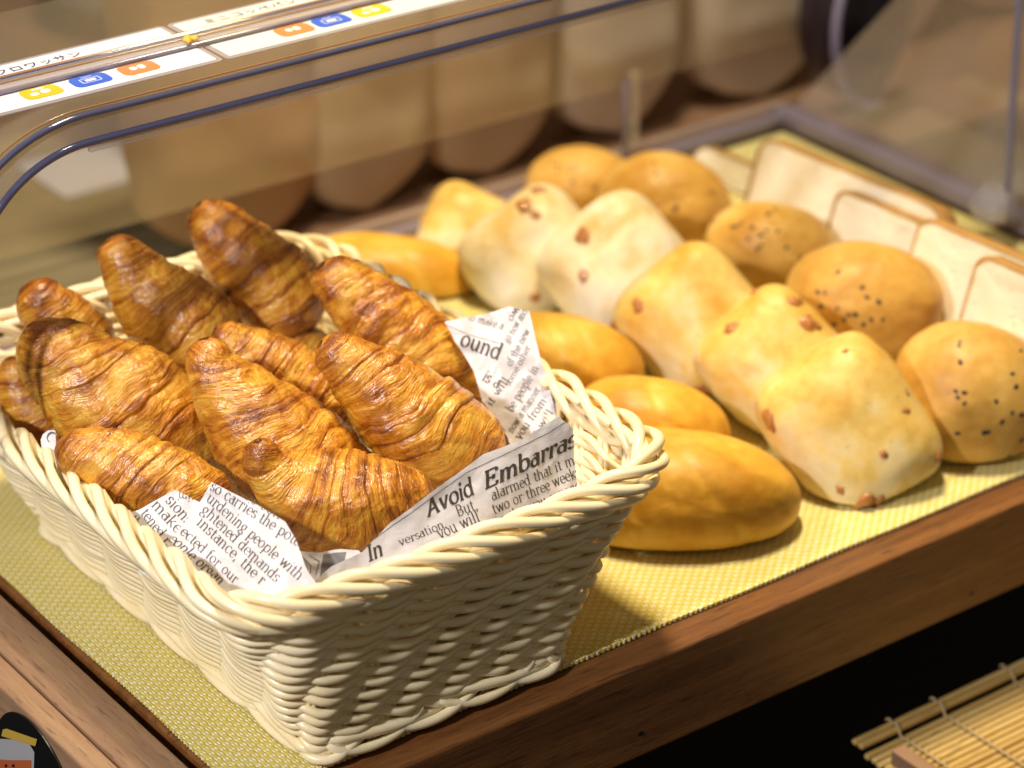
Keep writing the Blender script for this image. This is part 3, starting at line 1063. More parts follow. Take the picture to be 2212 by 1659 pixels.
DY = np.array([0.006, -0.115, 0.0])
toast(at_x(1640, 290, 0.502), at_x(2048, 458, 0.506), 0, 0.30, 'largest white toast slice leaning at the end of the tray', seed=2)
ta = at_x(1500, 306, 0.530)
toast(ta, ta + DY * 0.8, 0, 0.30, 'toast slice corner peeking out behind the largest slice', seed=3)
ta = at_x(1806, 402, 0.488)
toast(ta, ta + DY, 0, 0.30, 'toast slice leaning on the largest one, sharp upper corner', seed=4, rnd=0.008)
ta = at_x(1985, 462, 0.474)
toast(ta, ta + DY, 0, 0.30, 'third toast slice with a browned left edge, cut by the frame', seed=5, rnd=0.009)
ta = at_x(2110, 542, 0.460)
toast(ta, ta + DY, 0, 0.30, 'toast slice nearest the front, its slanting crust just in view', seed=6, rnd=0.009)

# ------------------------------------------------------------------ lettering: a small serif stroke alphabet
GL = {
    'a': (0.86, [('A', .38, .33, .30, .33, 0, 360), ('L', .70, 1.0, .70, .12), ('A', .80, .12, .10, .12, 180, 290), ('A', .42, .62, .28, .38, 0, 130)]),
    'b': (0.98, [('L', .18, 1.55, .18, .02), ('A', .50, .50, .36, .50, 0, 360), ('S', .02, 1.55, .18)]),
    'c': (0.80, [('A', .46, .50, .36, .50, 45, 315)]),
    'd': (1.00, [('A', .44, .50, .36, .50, 0, 360), ('L', .78, 1.55, .78, 0), ('S', .62, 1.55, .18), ('S', .78, 0, .18)]),
    'e': (0.82, [('A', .44, .50, .36, .50, 0, 320), ('L', .10, .52, .80, .52)]),
    'f': (0.58, [('L', .26, 0, .26, 1.25), ('A', .46, 1.25, .20, .28, 40, 180), ('L', .04, .98, .52, .98), ('S', .08, 0, .36)]),
    'g': (0.92, [('A', .42, .62, .30, .36, 0, 360), ('A', .44, -.18, .36, .26, 0, 360), ('L', .28, .28, .34, .08), ('L', .62, .90, .88, 1.0)]),
    'h': (1.04, [('L', .20, 1.55, .20, 0), ('A', .50, .58, .30, .40, 0, 170), ('L', .80, .60, .80, 0), ('S', .04, 1.55, .16), ('S', .04, 0, .32), ('S', .64, 0, .32)]),
    'i': (0.48, [('L', .24, .98, .24, 0), ('S', .06, .98, .18), ('S', .06, 0, .36), ('D', .24, 1.36)]),
    'k': (0.96, [('L', .20, 1.55, .20, 0), ('L', .80, .98, .24, .45), ('L', .40, .55, .86, 0), ('S', .04, 0, .32), ('S', .60, .98, .28)]),
    'l': (0.48, [('L', .24, 1.55, .24, 0), ('S', .06, 1.55, .18), ('S', .06, 0, .36)]),
    'm': (1.56, [('L', .20, .98, .20, 0), ('A', .48, .58, .28, .40, 0, 170), ('L', .76, .60, .76, 0), ('A', 1.04, .58, .28, .40, 0, 170), ('L', 1.32, .60, 1.32, 0), ('S', .04, .98, .16), ('S', .04, 0, .32), ('S', .62, 0, .30), ('S', 1.16, 0, .32)]),
    'n': (1.04, [('L', .20, .98, .20, 0), ('A', .50, .58, .30, .40, 0, 170), ('L', .80, .60, .80, 0), ('S', .04, .98, .16), ('S', .04, 0, .32), ('S', .64, 0, .32)]),
    'o': (0.94, [('A', .47, .50, .38, .50, 0, 360)]),
    'p': (0.98, [('L', .20, .98, .20, -.52), ('A', .52, .50, .36, .50, 0, 360), ('S', .04, .98, .16), ('S', .04, -.52, .34)]),
    'r': (0.70, [('L', .22, .98, .22, 0), ('A', .48, .60, .26, .38, 50, 170), ('D', .62, .86), ('S', .06, .98, .16), ('S', .04, 0, .36)]),
    's': (0.70, [('A', .35, .75, .24, .25, 20, 255), ('A', .35, .25, .27, .25, -165, 75)]),
    't': (0.58, [('L', .26, 1.30, .26, .20), ('A', .44, .20, .18, .20, 180, 320), ('L', .04, .98, .52, .98)]),
    'u': (1.04, [('L', .20, .98, .20, .38), ('A', .48, .38, .28, .38, 180, 350), ('L', .80, .98, .80, 0), ('S', .04, .98, .16), ('S', .62, .98, .18), ('S', .80, 0, .18)]),
    'v': (0.94, [('L', .12, .98, .47, 0), ('L', .82, .98, .47, 0), ('S', .0, .98, .28), ('S', .68, .98, .26)]),
    'w': (1.34, [('L', .12, .98, .40, 0), ('L', .67, .98, .40, 0), ('L', .67, .98, .94, 0), ('L', 1.22, .98, .94, 0), ('S', .0, .98, .26), ('S', 1.10, .98, .24)]),
    'y': (0.94, [('L', .12, .98, .47, 0), ('L', .84, .98, .34, -.48), ('D', .26, -.46), ('S', .0, .98, .28), ('S', .70, .98, .26)]),
    'A': (1.36, [('L', .64, 1.42, .16, 0), ('L', .66, 1.42, 1.18, 0), ('L', .34, .48, .98, .48), ('S', .0, 0, .34), ('S', .98, 0, .38)]),
    'B': (1.16, [('L', .26, 1.42, .26, 0), ('A', .54, 1.08, .36, .34, -90, 90), ('A', .58, .38, .42, .38, -90, 90), ('L', .20, 1.42, .56, 1.42), ('L', .24, .75, .58, .75), ('L', .20, 0, .60, 0)]),
    'C': (1.16, [('A', .62, .71, .50, .72, 45, 315)]),
    'E': (1.18, [('L', .28, 1.42, .28, 0), ('L', .08, 1.42, 1.02, 1.42), ('L', .28, .74, .78, .74), ('L', .08, 0, 1.06, 0), ('L', 1.02, 1.42, 1.00, 1.15), ('L', 1.06, 0, 1.08, .30), ('L', .78, .92, .78, .56)]),
    'I': (0.60, [('L', .30, 1.42, .30, 0), ('S', .06, 1.42, .48), ('S', .06, 0, .48)]),
    'Y': (1.20, [('L', .10, 1.42, .60, .65), ('L', 1.10, 1.42, .60, .65), ('L', .60, .65, .60, 0), ('S', .0, 1.42, .36), ('S', .88, 1.42, .30), ('S', .38, 0, .44)]),
    ',': (0.40, [('D', .18, .06), ('L', .22, .04, .10, -.28)]),
    '.': (0.40, [('D', .18, .06)]),
    "'": (0.36, [('L', .18, 1.5, .14, 1.15)]),
    ' ': (0.55, []),
}


def text_polys(txt, xh, weight=0.17, shear=0.0, track=0.06, squeeze=1.0):
    """quads (4x2 arrays) in metres, baseline from origin along +x"""
    polys = []
    pen = 0.0
    nib = math.radians(18)
    for ch in txt:
        wd, st_ = GL.get(ch, GL[' '])
        for s in st_:
            if s[0] == 'L':
                p = np.linspace((s[1], s[2]), (s[3], s[4]), 4)
            elif s[0] == 'A':
                a0, a1 = math.radians(s[5]), math.radians(s[6])
                a = np.linspace(a0, a1, 13)
                p = np.stack([s[1] + s[3] * np.cos(a), s[2] + s[4] * np.sin(a)], 1)
            elif s[0] == 'S':
                p = np.array([(s[1], s[2]), (s[1] + s[3], s[2])])
            else:
                a = np.linspace(0, 2 * math.pi, 7)[:-1]
                r = weight * 0.62
                c = np.array([s[1], s[2]])
                rg = c + r * np.stack([np.cos(a), np.sin(a)], 1)
                polys.append(np.array([rg[0], rg[1], rg[2], rg[3]]) + [pen, 0])
                polys.append(np.array([rg[3], rg[4], rg[5], rg[0]]) + [pen, 0])
                continue
            d = np.gradient(p, axis=0)
            d /= np.linalg.norm(d, axis=1)[:, None] + 1e-9
            cr = np.abs(d[:, 0] * math.sin(nib) - d[:, 1] * math.cos(nib))
            w = weight * (0.30 + 0.70 * cr) / 2
            if s[0] == 'S':
                w = np.full(len(p), weight * 0.30 / 1.4)
            nrm = np.stack([-d[:, 1], d[:, 0]], 1)
            l, r = p + nrm * w[:, None], p - nrm * w[:, None]
            for i in range(len(p) - 1):
                polys.append(np.array([l[i], l[i + 1], r[i + 1], r[i]]) + [pen, 0])
        pen += wd + track
    out = []
    for q in polys:
        q = q.copy()
        q[:, 0] = (q[:, 0] + shear * q[:, 1]) * squeeze
        out.append(q * xh)
    return out, pen * xh * squeeze


# ------------------------------------------------------------------ printed paper
paper = empty('printed_paper', (0.06, 0.08, 0.01), 'white wax paper printed with newspaper text lining the basket', 'paper')


def in_poly(p, poly):
    x, y = p
    c = False
    n = len(poly)
    for i in range(n):
        x0, y0 = poly[i]
        x1, y1 = poly[(i + 1) % n]
        if (y0 > y) != (y1 > y) and x < (x1 - x0) * (y - y0) / (y1 - y0) + x0:
            c = not c
    return c


class Flap:
    """a piece of the sheet: near a plane, bent and wrinkled"""
    def __init__(self, ref_px, ref_t, normal, hfun=None, wr=0.0010, seed=0):
        self.O = at_t(ref_px[0], ref_px[1], ref_t)
        self.N = np.array(normal, float)
        self.N /= np.linalg.norm(self.N)
        if np.dot(self.N, Fw) > 0:
            self.N = -self.N
        # A: roughly screen right within the plane
        self.A = Rt - self.N * np.dot(Rt, self.N)
        self.A /= np.linalg.norm(self.A)
        self.B = np.cross(self.N, self.A)
        self.h = hfun
        self.wr = wr
        self.seed = seed

    def ab(self, px, py):
        d = ray(px, py)
        t = np.dot(self.O - CAM, self.N) / np.dot(d, self.N)
        p = CAM + d * t - self.O
        return np.array([np.dot(p, self.A), np.dot(p, self.B)])

    def pt(self, ab, off=0.0):
        ab = np.asarray(ab, float)
        q = np.column_stack([ab * 38 + self.seed, np.full(len(ab), self.seed)])
        q2 = np.column_stack([ab * 110 + self.seed, np.full(len(ab), self.seed)])
        hh = self.wr * (noise3(q) * 1.6 - np.abs(noise3(q2)) * 0.7)
        if self.h is not None:
            hh = hh + self.h(ab)
        return self.O + ab[:, :1] * self.A + ab[:, 1:] * self.B + (hh + off)[:, None] * self.N

    def sheet(self, top_px, bot_px, nu=60, nv=26):
        top = np.array([self.ab(*p) for p in top_px])
        bot = np.array([self.ab(*p) for p in bot_px])
        self.poly = [tuple(p) for p in top] + [tuple(p) for p in bot[::-1]]

        def rs(P, n):
            d = np.concatenate([[0], np.cumsum(np.linalg.norm(np.diff(P, axis=0), axis=1))])
            t = np.linspace(0, d[-1], n)
            return np.stack([np.interp(t, d, P[:, 0]), np.interp(t, d, P[:, 1])], 1)
        T_, B_ = rs(top, nu), rs(bot, nu)
        k = np.linspace(0, 1, nv)[None, :, None]
        G = T_[:, None, :] * (1 - k) + B_[:, None, :] * k
        P = self.pt(G.reshape(-1, 2)).reshape(nu, nv, 3)
        MB().grid(P).build('sheet', M['paper'], paper)
        self.ink = MB()
        return self

    def text(self, txt, p0, p1, xh_px, weight=0.17, shear=0.0, mirror=False, fit=True):
        a, b_ = self.ab(*p0), self.ab(*p1)
        d = b_ - a
        ln = np.linalg.norm(d)
        d /= ln
        nn = np.array([-d[1], d[0]])
        if mirror:
            nn = -nn
        xh = xh_px * 1.15 / FPX
        polys, w = text_polys(txt, xh, weight, shear)
        sx = ln / w if fit else 1.0
        for q in polys:
            g = a + (q[:, :1] * sx) * d + q[:, 1:] * nn
            if in_poly(g.mean(0), self.poly):
                self.ink.add(self.pt(g, 0.00022), [(0, 1, 2, 3)])
        return self

    def line(self, pts, w=0.00025):
        P = np.array([self.ab(*p) for p in pts])
        d = np.concatenate([[0], np.cumsum(np.linalg.norm(np.diff(P, axis=0), axis=1))])
        t = np.linspace(0, d[-1], 40)
        Q = np.stack([np.interp(t, d, P[:, 0]), np.interp(t, d, P[:, 1])], 1)
        dd = np.gradient(Q, axis=0)
        dd /= np.linalg.norm(dd, axis=1)[:, None]
        nn = np.stack([-dd[:, 1], dd[:, 0]], 1)
        L_, R_ = self.pt(Q + nn * w / 2, 0.00022), self.pt(Q - nn * w / 2, 0.00022)
        self.ink.grid(np.stack([L_, R_], 0))
        return self

    def done(self):
        if self.ink.n:
            self.ink.build('printed_text', M['ink'], paper, smooth=False)


# front right flap with the headline
f = Flap((980, 1110), 1.142, (-0.10, -0.88, 0.42), lambda ab: 0.0025 * np.sin(ab[:, 0] * 55 + 1.0), 0.0016, 3)
f.sheet([(640, 1290), (720, 1225), (790, 1194), (850, 1128), (905, 1082), (960, 1040), (1040, 982), (1130, 948), (1206, 899), (1240, 925)],
        [(700, 1420), (760, 1400), (830, 1370), (900, 1340), (960, 1310), (1020, 1280), (1080, 1240), (1150, 1190), (1225, 1130), (1254, 1050)], 90, 30)
f.text('Avoid', (922, 1117), (1020, 1066), 24, 0.27, 0.30)
f.text('Embarras', (1040, 1057), (1250, 963), 24, 0.27, 0.30)
f.text('But,', (984, 1116), (1026, 1099), 17, 0.16)
f.text('alarmed that it m', (1057, 1081), (1250, 1002), 16, 0.16)
f.text('you will', (945, 1164), (1030, 1124), 17, 0.16)
f.text('two or three weeks', (1060, 1111), (1262, 1027), 16, 0.16)
f.text('versation.', (868, 1180), (962, 1136), 12, 0.16)
f.text('In', (803, 1214), (835, 1198), 22, 0.27, 0.30)
f.text('rather you may go', (1080, 1131), (1262, 1056), 15, 0.16)
f.line([(815, 1165), (905, 1094), (1000, 1022), (1100, 975), (1180, 938), (1226, 909)])
f.done()

# rear right flap, folded corner
f = Flap((1080, 780), 1.246, (-0.66, -0.50, 0.56), lambda ab: 0.010 * np.abs(ab[:, 0] - 0.002 + 0.25 * ab[:, 1]) ** 1.0 * 0.9, 0.0018, 8)
f.sheet([(962, 696), (1000, 687), (1045, 679), (1100, 662), (1142, 672)], [(985, 740), (1022, 800), (1042, 865), (1090, 930), (1112, 990), (1160, 985), (1208, 925)], 60, 50)
f.text('ound', (992, 745), (1078, 778), 26, 0.25)
f.text('to make a', (1010, 690), (1086, 712), 12, 0.16)
f.text('two', (1118, 655), (1096, 690), 11, 0.16)
f.text('go now and', (1098, 742), (1140, 672), 12, 0.16)
f.text('of the new', (1104, 792), (1146, 715), 12, 0.16)
f.text('some other', (1100, 835), (1148, 750), 11, 0.16)
f.text('be people in', (1106, 890), (1164, 795), 14, 0.16)
f.text('now a manner', (1106, 935), (1166, 840), 12, 0.16)
f.text('you from', (1122, 950), (1180, 865), 14, 0.16)
f.text('that will', (1140, 975), (1196, 890), 13, 0.16)
f.text('is a', (1040, 820), (1075, 840), 18, 0.22)
f.text('of it will', (1045, 905), (1100, 820), 12, 0.16)
f.line([(960, 700), (1010, 722), (1080, 742)])
f.done()

# front left flap, the big block of text
NL = (-0.62, -0.42, 0.66)
f = Flap((520, 1150), 1.117, NL, lambda ab: 0.0018 * np.sin(ab[:, 0] * 90), 0.0014, 14)
f.sheet([(400, 1118), (428, 1080), (456, 1040), (505, 1066), (555, 1090), (618, 1128), (642, 1168), (664, 1232)],
        [(360, 1175), (380, 1240), (440, 1290), (500, 1330), (540, 1340), (590, 1330), (640, 1300), (690, 1270)], 70, 34)
f.text('more conven', (490, 1055), (650, 1150), 16, 0.16)
f.text('so carries the poten', (450, 1056), (660, 1192), 16, 0.16)
f.text('urdening people with', (440, 1078), (648, 1256), 16, 0.16)
f.text('ghtened demands', (428, 1102), (600, 1262), 16, 0.16)
f.text('instance, the r', (418, 1128), (568, 1268), 16, 0.16)
f.text('ected for our', (385, 1150), (505, 1262), 15, 0.16)
f.text('people organ', (350, 1155), (470, 1262), 15, 0.18, 0.25)
f.done()
# piece left of it
f = Flap((350, 1130), 1.138, (-0.50, -0.55, 0.66), None, 0.0010, 21)
f.sheet([(262, 1110), (300, 1100), (340, 1078), (378, 1058), (432, 1085)], [(290, 1220), (310, 1240), (350, 1260), (390, 1240), (420, 1170)], 40, 26)
f.text('sions', (356, 1082), (404, 1136), 17, 0.16)
f.text('makes', (325, 1092), (392, 1165), 17, 0.16)
f.text('tened people', (302, 1108), (400, 1235), 15, 0.16)
f.text('the other of', (278, 1120), (350, 1225), 13, 0.16)
f.text('aim', (425, 1065), (385, 1062), 14, 0.16)
f.done()
# strip along the left rim
f = Flap((200, 1080), 1.172, (-0.70, -0.30, 0.62), None, 0.0010, 27)
f.sheet([(93, 938), (104, 930), (119, 928), (119, 990), (150, 1018), (200, 1052), (250, 1086), (300, 1118), (330, 1160)],
        [(88, 950), (92, 985), (106, 1022), (138, 1060), (180, 1092), (225, 1122), (265, 1146), (300, 1168), (330, 1192)], 60, 20)
f.text('C', (100, 936), (104, 960), 16, 0.22)
f.text('e your our people of the other', (128, 1012), (330, 1180), 13, 0.15, 0.2)
f.text('in to our way the', (120, 1030), (310, 1190), 13, 0.15)
f.done()
# crumpled middle
f = Flap((710, 1215), 1.128, (-0.35, -0.65, 0.66), None, 0.0026, 33)
f.sheet([(618, 1180), (650, 1192), (690, 1194), (735, 1186), (774, 1188), (800, 1215)], [(620, 1330), (650, 1340), (700, 1350), (750, 1345), (790, 1330), (830, 1310)], 44, 30)
f.line([(655, 1205), (672, 1222), (668, 1250)])
f.line([(668, 1200), (690, 1212), (682, 1240)])
pl = np.array([f.ab(*p) for p in ((698, 1198), (748, 1192), (736, 1245), (690, 1250))])
g = np.linspace(0, 1, 12)
Pq = (pl[0][None, None] * (1 - g)[:, None, None] + pl[1][None, None] * g[:, None, None]) * (1 - g)[None, :, None] + \
     (pl[3][None, None] * (1 - g)[:, None, None] + pl[2][None, None] * g[:, None, None]) * g[None, :, None]
MB().grid(f.pt(Pq.reshape(-1, 2), 0.0002).reshape(12, 12, 3)).build('printed_picture', M['greyprint'], paper)
f.done()
# the rest of the sheet, low in the basket
qq = np.linspace(0.55, 0.93, 90)
rowsP = [wall(qq, hh_, -0.0075 - 0.001 * i) for i, hh_ in enumerate((0.72, 0.55, 0.3, 0.10))]
Pl = np.stack(rowsP, 1)
MB().grid(Pl).build('sheet', M['paper'], paper)

# ------------------------------------------------------------------ acrylic cover
cov = empty('acrylic_cover', (0.3, 0.165, 0.235), 'clear acrylic dome cover with dark blue edges hovering over the tray', 'cover')
CZ, CY = 0.2345, 0.165


def prof(R, z0, x0=0.0, xend=0.70, n=30):
    th = np.radians(np.linspace(178, 90, n))
    arc = np.stack([x0 + R * np.cos(th), z0 - R + R * np.sin(th)], 1)
    st_ = np.stack([np.linspace(x0 + 0.01, xend, 20), np.full(20, z0)], 1)
    down = np.array([[x0 - R, z0 - R - 0.06], [x0 - R, z0 - R - 0.02]])
    return np.vstack([down, arc, st_])


po, pi_ = prof(0.075, CZ, 0.002), prof(0.060, CZ - 0.0120, 0.002)


def xyz(p, y):
    return np.column_stack([p[:, 0], np.full(len(p), y), p[:, 1]])


MB().grid(np.stack([xyz(po, CY), xyz(po, CY + .1), xyz(po, 0.30)], 1)).build('top_panel', M['clear'], cov)
MB().grid(np.stack([xyz(po, CY), xyz(pi_, CY - 0.001)], 1)).build('front_lip', M['clear_haze'], cov)
MB().tube(xyz(po, CY), 0.0015, 10).build('edge', M['edge'], cov)
MB().tube(xyz(pi_, CY - .001), 0.0018, 10).build('edge', M['edge'], cov)
MB().tube(xyz(po, CY + 0.0035) + [0, 0, 0.0016], 0.00045, 8).build('edge_line', M['edge3'], cov)
MB().box(0.002, 0.70, CY - 0.002, CY + 0.0005, CZ - 0.0165, CZ - 0.0142).build('lower_ledge', M['clear_haze'], cov, smooth=False)
# hinge bar lying across the cards
MB().box(-0.12, 0.70, 0.2045, 0.2150, CZ + 0.0016, CZ + 0.0040).build('hinge_bar', M['clear_haze'], cov, smooth=False, bevel=0.0008)
MB().tube([(-0.12, 0.2042, CZ + 0.0024), (0.70, 0.2042, CZ + 0.0024)], 0.0010, 10).build('edge', M['edge2'], cov)
MB().tube([(-0.12, 0.2170, CZ + 0.0030), (0.70, 0.2170, CZ + 0.0030)], 0.0013, 10).build('edge', M['edge3'], cov)
MB().tube([(-0.12, 0.2145, CZ + 0.0036), (0.70, 0.2145, CZ + 0.0036)], 0.0009, 10).build('edge', M['edge'], cov)
MB().tube([(-0.12, 0.2092, CZ + 0.0042), (0.70, 0.2092, CZ + 0.0042)], 0.0005, 8).build('edge_line', M['edge3'], cov)
MB().box(0.0, 0.628, 0.4100, 0.4120, 0.056, 0.205).build('rear_panel', M['clear_warm'], cov, smooth=False)
# base frame of the cover: rear and end edges on the tray, end panel and post
MB().box(-0.02, 0.626, 0.4000, 0.4090, 0.0015, 0.009).build('rear_rail', M['edge2'], cov, smooth=False, bevel=0.0015)
MB().box(-0.02, 0.626, 0.4100, 0.4140, 0.0015, 0.014).build('rear_rail', M['clear_haze'], cov, smooth=False, bevel=0.001)
MB().box(0.6180, 0.6340, 0.05, 0.4140, 0.0015, 0.011).build('end_rail', M['edge2'], cov, smooth=False, bevel=0.0015)
a0, a1 = at_x(1700, 245, 0.630), at_x(1935, -5, 0.630)
a2 = at_x(2400, -200, 0.630)
zz = [tuple(a0), tuple(a1), tuple(a2), (0.630, -0.02, 0.30), (0.630, -0.02, 0.012), (0.630, a0[1] - 0.01, 0.012)]
zb = [(p[0] + 0.002, p[1], p[2]) for p in zz]
nz = len(zz)
MB().add(zz + zb, [tuple(range(nz)), tuple(range(2 * nz - 1, nz - 1, -1))] + [(i, (i + 1) % nz, (i + 1) % nz + nz, i + nz) for i in range(nz)]).build('end_panel', M['clear_haze'], cov, smooth=False)
p0, p1 = at_x(2172, 470, 0.604), at_x(2203, -20, 0.604)
MB().tube([p0, (p0 * 2 + p1) / 3, p1], 0.0023, 10).build('post', M['rod'], cov)
mp0 = at_y(1350, 325, 0.406)
MB().tube([mp0, mp0 + [0, 0, 0.045]], 0.0022, 8).build('post', M['edge2'], cov)
MB().box(mp0[0] + 0.003, mp0[0] + 0.010, 0.405, 0.408, mp0[2], mp0[2] + 0.05).build('post', M['clear_haze'], cov, smooth=False)
# clear knob
kc = at_x(2145, 440, 0.600)
th = np.linspace(0, 2 * math.pi, 12, endpoint=False)
kp_ = np.linspace(-math.pi / 2, math.pi / 2, 7)
TH, PH = np.meshgrid(th, kp_, indexing='ij')
KP = kc + 0.014 * np.stack([np.cos(PH) * np.cos(TH), np.cos(PH) * np.sin(TH), 0.85 * np.sin(PH)], -1)
MB().grid(KP, cu=True).build('knob', simple('faceted clear knob', (0.80, 0.78, 0.84), 0.05, Transmission_Weight=0.75, Coat_Weight=0.5), cov, smooth=False)

# ------------------------------------------------------------------ name cards on the cover
CT = CZ + 0.0010


def rrect(cx_, cy_, w, h, r, n=7, shear=0.0):
    pts = []
    for sx, sy, a0 in ((1, 1, 0), (-1, 1, 90), (-1, -1, 180), (1, -1, 270)):
        for k in range(n):
            t = math.radians(a0 + 90 * k / (n - 1))
            x, y = sx * (w / 2 - r) + r * math.cos(t), sy * (h / 2 - r) + r * math.sin(t)
            pts.append((cx_ + x + shear * y, cy_ + y))
    return pts


def slab(mb, pts, z0, z1):
    n = len(pts)
    mb.add([(x, y, z1) for x, y in pts] + [(x, y, z0) for x, y in pts],
           [tuple(range(n))] + [(i + n, (i + 1) % n + n, (i + 1) % n, i) for i in range(n)])
    return mb


def katakana(txt, size, loc, parent, mat):
    cu = bpy.data.curves.new('lettering', 'FONT')
    cu.body = txt
    cu.size = size
    cu.space_character = 1.12
    cu.offset = 0.00004
    tmp = bpy.data.objects.new('lettering', cu)
    COL.objects.link(tmp)
    dg = bpy.context.evaluated_depsgraph_get()
    me = bpy.data.meshes.new_from_object(tmp.evaluated_get(dg))
    me.name = 'lettering'
    bpy.data.objects.remove(tmp)
    me.materials.clear()
    me.materials.append(mat)
    o = bpy.data.objects.new('lettering', me)
    COL.objects.link(o)
    o.parent = parent
    o.location = np.array(loc) - np.array(parent.location)
    return o


def card(x0, x1, mat, label, icons, txt, tx, tsize):
    y0, y1 = 0.1840, 0.2385
    e = empty('name_card', ((x0 + x1) / 2, 0.21, CT), label, 'price card', 'laminated name cards on the acrylic cover')
    cxm, w = (x0 + x1) / 2, x1 - x0
    slab(MB(), rrect(cxm, (y0 + y1) / 2, w, y1 - y0, 0.003), CT - 0.0006, CT - 0.0002).build('laminate', M['lam'], e, smooth=False)
    slab(MB(), rrect(cxm, (y0 + y1) / 2, w - 0.005, y1 - y0 - 0.005, 0.001), CT - 0.0001, CT).build('card', mat, e, smooth=False)
    for (cx_, col) in icons:
        wi, hi = 0.0180, 0.0120
        cyi = 0.1972
        slab(MB(), rrect(cx_, cyi, wi, hi, 0.0035), CT + .0001, CT + 0.0002).build('icon', M[col], e, smooth=False)
        mk = MB()
        if col == 'yellow':
            slab(mk, rrect(cx_ - .0035, cyi - .0008, .0040, .0034, .0016), CT + .0002, CT + .0003)
            slab(mk, rrect(cx_ + .0020, cyi + .0000, .0046, .0044, .0021), CT + .0002, CT + .0003)
            slab(mk, rrect(cx_ + .0004, cyi + .0040, .0060, .0014, .0006), CT + .0002, CT + .0003)
        elif col == 'blue':
            for (a, b_, w_, h_) in ((-.0045, 0, .0004, .0046), (.0045, 0, .0004, .0046), (0, .0023, .009, .0004), (0, -.0023, .009, .0004), (0, .0042, .005, .0004), (0, 0, .005, .0022)):
                slab(mk, rrect(cx_ + a, cyi + b_, w_, h_, .00015), CT + .0002, CT + .0003)
        else:
            slab(mk, rrect(cx_ - .0022, cyi + .0008, .0034, .0040, .0016), CT + .0002, CT + .0003)
            slab(mk, rrect(cx_ + .0018, cyi + .0008, .0034, .0048, .0016), CT + .0002, CT + .0003)
        mk.build('icon_mark', mat, e, smooth=False)
    if txt:
        katakana(txt, tsize, (tx, 0.2262 if x0 < 0 else 0.2275, CT + 0.0002), e, M['inkd'])


ic1 = [(at_z(95, 203, CT)[0], 'yellow'), (at_z(197, 174, CT)[0], 'blue'), (at_z(300, 148, CT)[0], 'orange')]
ic2 = [(at_z(632, 63, CT)[0], 'orange'), (at_z(712, 43, CT)[0], 'blue'), (at_z(795, 20, CT)[0], 'yellow')]
XS = 0.0825
card(-0.06, XS - 0.0008, M['card'], 'white laminated name card with yellow, blue and orange icons at the left', ic1, 'クロワッサン', at_z(12, 160, CT)[0] - 0.004, 0.0068)
card(XS + 0.0008, 0.225, M['card2'], 'cream laminated name card with orange, blue and yellow icons at the top', ic2, 'ミニコッペパン', at_z(445, 52, CT)[0], 0.0068)
# a crumb on the hinge bar
cp = at_z(405, 84, CZ + 0.005)
cr = empty('bread_crumb', tuple(cp), 'small golden pastry crumb lying on the clear hinge bar', 'crumb')
small_lump('flake', cp, np.array([0, 0, 1.0]), 0.0022, M['plain'], cr, 3, 1.9, 0.6)
small_lump('flake', cp + [0.0028, -0.0004, 0], np.array([0, 0, 1.0]), 0.0016, M['plain'], cr, 5, 1.5, 0.6)
for q in cr.children:
    q.data.attributes.new('bake', 'FLOAT', 'POINT').data.foreach_set('value', [0.5] * len(q.data.vertices))

# ------------------------------------------------------------------ bamboo mat at the lower right
bz = -0.105
bam = empty('bamboo_mat', (0.5, -0.1, bz), 'pale bamboo slat mat tied with string at the lower right', 'mat')
c0 = at_z(1842, 1622, bz)
rsl = np.random.RandomState(5)
m_bam = m_wood('bamboo', (0.42, 0.24, 0.06), (0.60, 0.40, 0.13), (0.72, 0.54, 0.22), 'X', 1.2, 0.5)
for k in range(34):
    y = c0[1] - 0.0042 * k
    x0 = c0[0] + 0.002 * rsl.rand()
    if k > 3:
        x0 += 0.0015 * rsl.rand()
    z = bz + (0.004 if k < 2 else 0.0) + 0.0006 * rsl.rand()
    MB().box(x0, 1.05, y - 0.0017, y + 0.0017, z - 0.0013, z + 0.0013).build('slat', m_bam, bam, smooth=False, bevel=0.0008)
for px, py in ((1918, 1582), (2012, 1536), (2168, 1468)):
    s = at_z(px, py, bz)
    P = np.array([(s[0] + 0.0003 * math.sin(i * 2.1), c0[1] + 0.003 - 0.0021 * i, bz + 0.0022 + 0.0012 * (i % 2) + (0.0045 if i < 5 else 0)) for i in range(70)])
    MB().tube(P, 0.0007, 6).build('string', M['bamstring'], bam)
s0 = at_z(1925, 1612, bz + 0.012)
stick = MB().box(s0[0] - 0.004, s0[0] + 0.004, s0[1] - 0.16, s0[1] - 0.004, bz + 0.0050, bz + 0.014).build('wooden_bar', M['rail'], smooth=False, bevel=0.001, origin='auto')
props(stick, 'short grey brown wooden bar lying across the bamboo mat', 'bar')

# ------------------------------------------------------------------ background
# olive slatted runner beyond the tray
ol = NT('olive slats')
sep = ol.n('ShaderNodeSeparateXYZ', Vector=ol.coord())
w_ = ol.math('SINE', ol.math('MULTIPLY', sep.outputs[1], 420.0))
nz_ = ol.noise(ol.mapping(ol.coord(), (4, 60, 1)), 1, 3)
cc = ol.ramp(ol.math('MULTIPLY_ADD', w_, 0.12, nz_), [(0.3, (0.22, 0.18, 0.085)), (0.7, (0.42, 0.33, 0.17))])
r_ = MB().box(0.02, 0.295, 0.43, 0.80, -0.0575, -0.052).build('table_runner', ol.P(Base_Color=cc, Roughness=0.6), smooth=False, origin='auto')
props(r_, 'olive slatted runner on the counter behind the basket', 'table runner')
c1 = at_z(245, 350, -0.05)
w_ = MB().box(c1[0] - 0.055, c1[0] + 0.070, c1[1] - 0.035, c1[1] + 0.035, -0.0515, -0.0495).build('blank_sign', M['card'], smooth=False, origin='auto')
